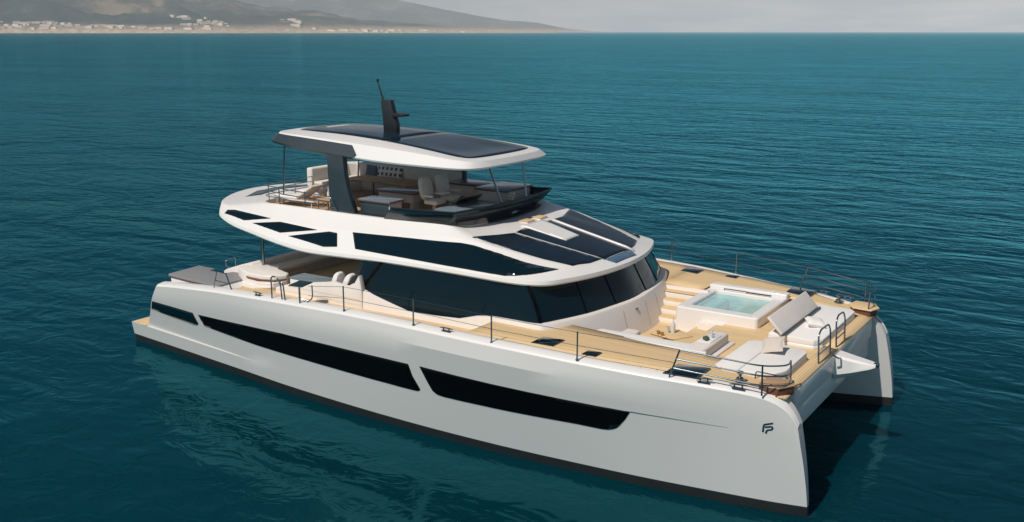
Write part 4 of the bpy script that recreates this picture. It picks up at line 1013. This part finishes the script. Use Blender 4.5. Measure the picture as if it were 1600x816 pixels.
cab = box("cockpit_cabinet", 7.3, 8.8, -3.64, -3.02, 2.4, 3.14, 'gel', yacht, bevel=.02)
box("cabinet_top", 7.27, 8.83, -3.66, -3.0, 3.14, 3.18, 'top', cab, bevel=.012)
bench = box("cockpit_bench", 8.95, 9.8, -3.70, -2.2, 2.4, 2.85, 'taupe', yacht, bevel=.04)
sd = box("saloon_door_frame", 9.74, 9.80, -2.3, -2.2, 2.4, 4.0, 'dark', yacht, bevel=.01)

# ================================================================== loose things lying about on the yacht
def pillow(name, label, loc, size, rot, mat, group=None, cat="pillow", puff=.5):
    w, d, h = size; V, F = [], []; N = 9
    for side in (1, -1):
        for i in range(N):
            for j in range(N):
                u, t_ = -1 + 2 * i / (N - 1), -1 + 2 * j / (N - 1)
                e = (1 - u ** 4) * (1 - t_ ** 4); pin = 1 - .07 * (1 - abs(u)) * abs(t_) ** 3; pin2 = 1 - .07 * (1 - abs(t_)) * abs(u) ** 3
                V.append((u * w / 2 * pin2, t_ * d / 2 * pin, side * h / 2 * (e ** puff)))
    for b_ in (0, N * N):
        for i in range(N - 1):
            for j in range(N - 1):
                q = (b_ + i * N + j, b_ + (i + 1) * N + j, b_ + (i + 1) * N + j + 1, b_ + i * N + j + 1); F.append(q if b_ == 0 else tuple(reversed(q)))
    o = mesh(name, V, F, mat, None, ang=60); uvplane(o)
    o.location = loc; o.rotation_euler = [R(a) for a in rot]
    return tag(o, label, cat, group)
pillow("pillow", "white pillow lying flat on the far sun pad beside the tilted backrest", (22.05, 1.05, 2.985), (.50, .62, .20), (0, 8, 25), 'fabricwhite')
pillow("pillow", "square beige pillow propped up on the nearer starboard sun pad", (21.85, -1.75, 3.085), (.54, .54, .15), (28, -14, 6), 'beige')
pillow("pillow", "long white lattice patterned pillow leaning on the fly bridge sofa back", (6.55, 2.10, 5.70), (1.15, .44, .13), (72, 0, 0), 'lattice')
pillow("pillow", "blue grey pillow standing on the fly bridge sofa left of the lattice pillow", (5.72, 2.08, 5.68), (.50, .44, .15), (72, 0, 10), 'bluefab')
pillow("pillow", "small lattice pillow leaning against the bar by the fly bridge windscreen", (12.40, .92, 5.52), (.42, .34, .12), (70, 0, -8), 'latticesmall')
pillow("pillow", "first white oval back cushion in the aft cockpit beside the cabinet", (9.10, -3.42, 3.24), (.20, .46, .62), (0, 16, 4), 'fabricwhite', cat="cushion")
pillow("pillow", "white oval back cushion in the aft cockpit nearest the dark saloon glass", (9.55, -3.42, 3.24), (.22, .48, .66), (0, 22, 4), 'fabricwhite', cat="cushion")
# bottle, cups and fruit in the forward lounge
o = mesh("bottle", *lathe_vf([(.001, 0), (.055, .002), (.058, .02), (.058, .22), (.045, .28), (.02, .33), (.018, .42), (.024, .43), (.022, .45), (.001, .455)], (0, 0, 0), 18), 'bottle', None, ang=50)
o.location = (18.62, -.40, 2.487); tag(o, "tall white bottle standing on the teak lounge table", "bottle")
def cup(label, loc, r, h, mat, nm="tumbler"):
    o = mesh(nm, *lathe_vf([(.001, 0), (r * .8, .002), (r, h), (r * .88, h), (r * .7, .012), (.001, .013)], (0, 0, 0), 16), mat, None, ang=50)
    o.location = loc; return tag(o, label, "cup")
cup("grey goblet standing beside the white bottle on the lounge table", (18.50, -.46, 2.487), .045, .17, 'grey', "goblet")
cup("amber cup at the aft corner of the lounge table, farther from the bow", (18.34, -.74, 2.487), .05, .09, 'amber')
cup("amber cup at the aft corner of the lounge table, nearer the sofa", (18.48, -.80, 2.487), .05, .09, 'amber')
tray = prism("serving_tray", [(20.02, -2.1), (20.38, -2.1), (20.38, -1.35), (20.02, -1.35)], 2.94, 2.962, 'gel', None, bevel=.006); tag(tray, "white serving tray on the forward sofa arm", "tray")
def fruit():
    vs = []
    for a, b_, r in ((0, 0, .05), (.075, .03, .045), (.02, .085, .048), (.06, -.05, .042)):
        prof = [(max(.001, r * math.sin(math.pi * k / 8)), r - r * math.cos(math.pi * k / 8)) for k in range(9)]; vs.append(lathe_vf(prof, (a, b_, 0), 12))
    V, F = merge(*vs); o = mesh("fruit", V, F, 'green', None, ang=60); o.location = (20.16, -1.95, 2.963); return tag(o, "cluster of dark green fruit lying on the white tray", "fruit")
fruit()
cup("clear glass nearer the fruit on the white tray", (20.24, -1.68, 2.963), .04, .13, 'clearglass')
cup("clear glass farther from the fruit on the white tray", (20.16, -1.48, 2.963), .04, .13, 'clearglass')
# sun loungers and a side table on the open part of the fly bridge
def lounger(label, loc, rz):
    t = thing("sun_lounger", label, "sun lounger", loc, rz, "loungers on the fly bridge")
    fr = tubes("frame", [[(-.85, -.30, .22), (.85, -.30, .22)], [(-.85, .30, .22), (.85, .30, .22)], [(-.85, -.30, .22), (-.85, .30, .22)], [(.85, -.30, .22), (.85, .30, .22)]], .02, 'gel', t)
    for a in (-1, 1):
        for b_ in (-1, 1): tubes("leg", [[(a * .75, b_ * .28, 0), (a * .75, b_ * .28, .22)]], .018, 'gel', t)
    box("mattress", -.15, .88, -.32, .32, .23, .33, 'fabricwhite', t, bevel=.04, seg=3)
    V, F = box_vf(-.80, 0, -.32, .32, 0, .10); rot = Matrix.Rotation(R(32), 4, 'Y')
    mesh("back_cushion", [rot @ Vector(q) + Vector((-.14, 0, .24)) for q in V], F, 'taupe', t, bevel=.04, seg=3)
    return t
lounger("white sun lounger with raised taupe back cushion, nearest the starboard fly rail", (5.85, -1.62, FZ), R(182))
lounger("white sun lounger with raised taupe back cushion, behind the starboard one", (5.85, -.55, FZ), R(178))
st = thing("side_table", "small dark wooden side table beside the smoked grey roof support", "side table", (7.35, -1.85, FZ), 0)
box("table_top", -.30, .30, -.26, .26, .36, .40, 'teakdark', st, bevel=.01)
for a in (-1, 1):
    for b_ in (-1, 1): box("leg", a * .26 - .02, a * .26 + .02, b_ * .22 - .02, b_ * .22 + .02, 0, .36, 'teakdark', st, bevel=.004)
o = mesh("bottle", *lathe_vf([(.001, 0), (.05, .002), (.05, .16), (.02, .22), (.016, .34), (.001, .345)], (0, 0, 0), 14), 'clearglass', None, ang=50)
o.location = (7.30, -1.80, FZ + .40); tag(o, "pale bottle standing on the small dark side table on the fly bridge", "bottle")

# ================================================================== far shore: hills, beach, houses
FWD = Vector((math.cos(R(123.3474)), math.sin(R(123.3474)), 0)); RGT = Vector((math.sin(R(123.3474)), -math.cos(R(123.3474)), 0))
ORG = Vector((29.116, -24.369, 0))
from mathutils import noise
def ridge(lat, d):
    """height of the land: lat = metres to the right of the view axis, d = metres out"""
    t_ = (lat / d) * 1537 + 800                                  # bearing, only used to shape the range
    env = interp([(-900, 1.0), (200, 1.0), (330, .80), (450, .50), (600, .22), (700, .11), (780, .045), (830, .012), (870, 0)], t_)
    shore = 8800 + 350 * noise.noise(Vector((lat * .0004, 1.3, 0))) + max(0, t_ - 350) * 3.2
    k = d - shore
    if k < 0 or env <= 0: return -20
    n1 = noise.fractal(Vector((lat * .00042, d * .00042, 2.0)), 1.0, 2.0, 6)
    n2 = noise.fractal(Vector((lat * .0016, d * .0016, 7.0)), 1.0, 2.0, 5)
    low = 22 * min(1, k / 120) + 26 * min(1, max(0, k - 100) / 900)
    low += interp([(-400, 46), (90, 40), (230, 10), (330, 0)], t_) * min(1, k / 260) * (1 + .5 * n2)
    hh = low * (0.6 + .4 * env) * (1 + .3 * n2) + env * (620 * (1 - math.exp(-max(0, k - 500) / 2300.0)) * (1 + .55 * n1) + 130 * n2 * min(1, max(0, k - 400) / 900))
    return max(1.5, hh)
def build_hills(rfun, d0, d1, f0, f1, NL, ND):
    V, F = [], []
    for j in range(ND):
        d = d0 + d1 * (j / (ND - 1)) ** 1.5
        for i in range(NL):
            lat = d * (f0 + f1 * i / (NL - 1)); q = ORG + FWD * d + RGT * lat
            V.append((q.x, q.y, rfun(lat, d)))
    for j in range(ND - 1):
        for i in range(NL - 1):
            a = j * NL + i; qd = (a, a + 1, a + NL + 1, a + NL)
            if max(V[k][2] for k in qd) > -15: F.append(qd)
    m, n, l, b = node_mat("hillside_scrub")
    t = n.new("ShaderNodeTexCoord")
    z1 = n.new("ShaderNodeTexNoise"); z1.inputs['Scale'].default_value = .0016; z1.inputs['Detail'].default_value = 8; z1.inputs['Roughness'].default_value = .62
    z2 = n.new("ShaderNodeTexNoise"); z2.inputs['Scale'].default_value = .012; z2.inputs['Detail'].default_value = 7; z2.inputs['Roughness'].default_value = .7
    l.new(t.outputs['Object'], z1.inputs['Vector']); l.new(t.outputs['Object'], z2.inputs['Vector'])
    ad = n.new("ShaderNodeMath"); ad.operation = 'MULTIPLY_ADD'; ad.inputs[1].default_value = .45; l.new(z2.outputs['Fac'], ad.inputs[0]); l.new(z1.outputs['Fac'], ad.inputs[2])
    r1 = n.new("ShaderNodeValToRGB"); e_ = r1.color_ramp.elements
    e_[0].position = .60; e_[0].color = (.012, .030, .028, 1); e_[1].position = .90; e_[1].color = (.24, .18, .125, 1)
    k_ = e_.new(.70); k_.color = (.030, .048, .042, 1); k2 = e_.new(.78); k2.color = (.075, .075, .058, 1)
    l.new(ad.outputs[0], r1.inputs[0])
    # pale sand and rock along the low shore
    s3 = n.new("ShaderNodeSeparateXYZ"); l.new(t.outputs['Object'], s3.inputs[0])
    m3 = n.new("ShaderNodeMapRange"); m3.inputs[1].default_value = 22; m3.inputs[2].default_value = 88; m3.inputs[3].default_value = 1; m3.inputs[4].default_value = 0
    l.new(s3.outputs[2], m3.inputs[0])
    z3 = n.new("ShaderNodeTexNoise"); z3.inputs['Scale'].default_value = .02; z3.inputs['Detail'].default_value = 6; l.new(t.outputs['Object'], z3.inputs['Vector'])
    mm = n.new("ShaderNodeMath"); mm.operation = 'MULTIPLY'; l.new(m3.outputs[0], mm.inputs[0]); l.new(z3.outputs['Fac'], mm.inputs[1])
    mq = n.new("ShaderNodeMath"); mq.operation = 'MULTIPLY'; mq.inputs[1].default_value = 1.5; mq.use_clamp = True; l.new(mm.outputs[0], mq.inputs[0])
    mx_ = n.new("ShaderNodeMixRGB"); mx_.inputs[2].default_value = (.62, .47, .34, 1); l.new(mq.outputs[0], mx_.inputs[0]); l.new(r1.outputs[0], mx_.inputs[1])
    l.new(mx_.outputs[0], b.inputs['Base Color']); b.inputs['Roughness'].default_value = .95; b.inputs['Specular IOR Level'].default_value = .1
    o = mesh("hills", V, F, m, recalc=False, ang=60)
    if sum(p_.normal.z for p_ in o.data.polygons) < 0: o.data.flip_normals()
    o['kind'] = 'structure'; return o
def far_ridge(lat, d):
    t_ = (lat / d) * 1537 + 800
    env = interp([(300, 1.0), (560, .95), (640, .72), (720, .52), (790, .30), (840, .23), (880, .10), (920, .04), (960, 0)], t_)
    if env <= 0 or d < 19000: return -20
    n1 = noise.fractal(Vector((lat * .0003, d * .0003, 5.0)), 1.0, 2.0, 5)
    return max(1.0, env * 900 * min(1, (d - 19000) / 2200) * (1 + .22 * n1))
build_hills(far_ridge, 18800, 4200, -.45, .60, 150, 26)
build_hills(ridge, 8300, 5600, -.78, .92, 240, 84)
M['housewall'] = surf("pale_render_wall", (.78, .70, .60), .9, var=.1, scale=.05)
M['houseroof'] = surf("terracotta_roof", (.42, .22, .14), .9, var=.2, scale=.08)
def house_mesh(w, d, h, rf):
    V = [(-w, -d, -8), (w, -d, -8), (w, d, -8), (-w, d, -8), (-w, -d, h), (w, -d, h), (w, d, h), (-w, d, h), (-w * .55, 0, h + rf), (w * .55, 0, h + rf)]
    me = bpy.data.meshes.new("house"); me.from_pydata(V, [], [(0, 1, 5, 4), (1, 2, 6, 5), (2, 3, 7, 6), (3, 0, 4, 7), (4, 5, 9, 8), (6, 7, 8, 9), (5, 6, 9), (7, 4, 8)]); me.update()
    me.materials.append(M['housewall']); me.materials.append(M['houseroof'])
    for p_ in me.polygons: p_.material_index = 0 if p_.index < 4 else 1
    return me
HM = [house_mesh(11, 8, 9, 4), house_mesh(16, 9, 12, 3), house_mesh(26, 10, 14, 3)]
rng = random.Random(11)
spots = []
for cu, su, k0, k1, cnt, lb in ((60, 75, 60, 420, 60, "pale house in the dense shore town at the far left"), (185, 60, 60, 320, 24, "pale house along the far shore between town and hillside cluster"),
        (330, 48, 200, 900, 38, "pale house in the cluster spread over the lower hillside"), (470, 30, 500, 1300, 9, "pale villa standing high on the dark hillside"),
        (590, 60, 100, 420, 28, "pale house by the low shore where the hills fall away"), (690, 50, 60, 240, 9, "small hazy house at the far right end of the shore")):
    for i in range(cnt):
        u = rng.gauss(cu, su * .6); k = rng.uniform(k0, k1); spots.append((u, k, lb))
for u, k, lb in spots:
    sl = (u - 800) / 1537; d = 8800 + max(0, u - 350) * 3.2 + k
    lat = sl * d; h_ = ridge(lat, d)
    if h_ < 1: continue
    o = bpy.data.objects.new("house", rng.choice(HM)); COL.objects.link(o)
    q = ORG + FWD * d + RGT * lat; sc = rng.uniform(.7, 1.25)
    o.location = (q.x, q.y, h_); o.rotation_euler = (0, 0, R(33 + rng.uniform(-35, 35))); o.scale = (sc * 1.5, sc * 1.3, sc * 1.15)
    tag(o, lb, "house", "houses: " + lb)

# ------------------------------------------------------------------ the hazy air between here and the shore
def build_haze():
    m = bpy.data.materials.new("haze_air"); m.use_nodes = True
    n, l = m.node_tree.nodes, m.node_tree.links; n.clear()
    out = n.new("ShaderNodeOutputMaterial"); v_ = n.new("ShaderNodeVolumePrincipled")
    v_.inputs['Color'].default_value = (.90, .91, .94, 1); v_.inputs['Density'].default_value = 5.2e-5; v_.inputs['Anisotropy'].default_value = -0.35
    l.new(v_.outputs[0], out.inputs['Volume'])
    V, F = box_vf(-27000, 12000, -4000, 27000, -24, 1900)
    me = bpy.data.meshes.new("haze"); me.from_pydata(V, [], F); me.update()
    o = link("haze", me, m); o['kind'] = 'stuff'; o['label'] = "thin pale haze over the sea"
build_haze()
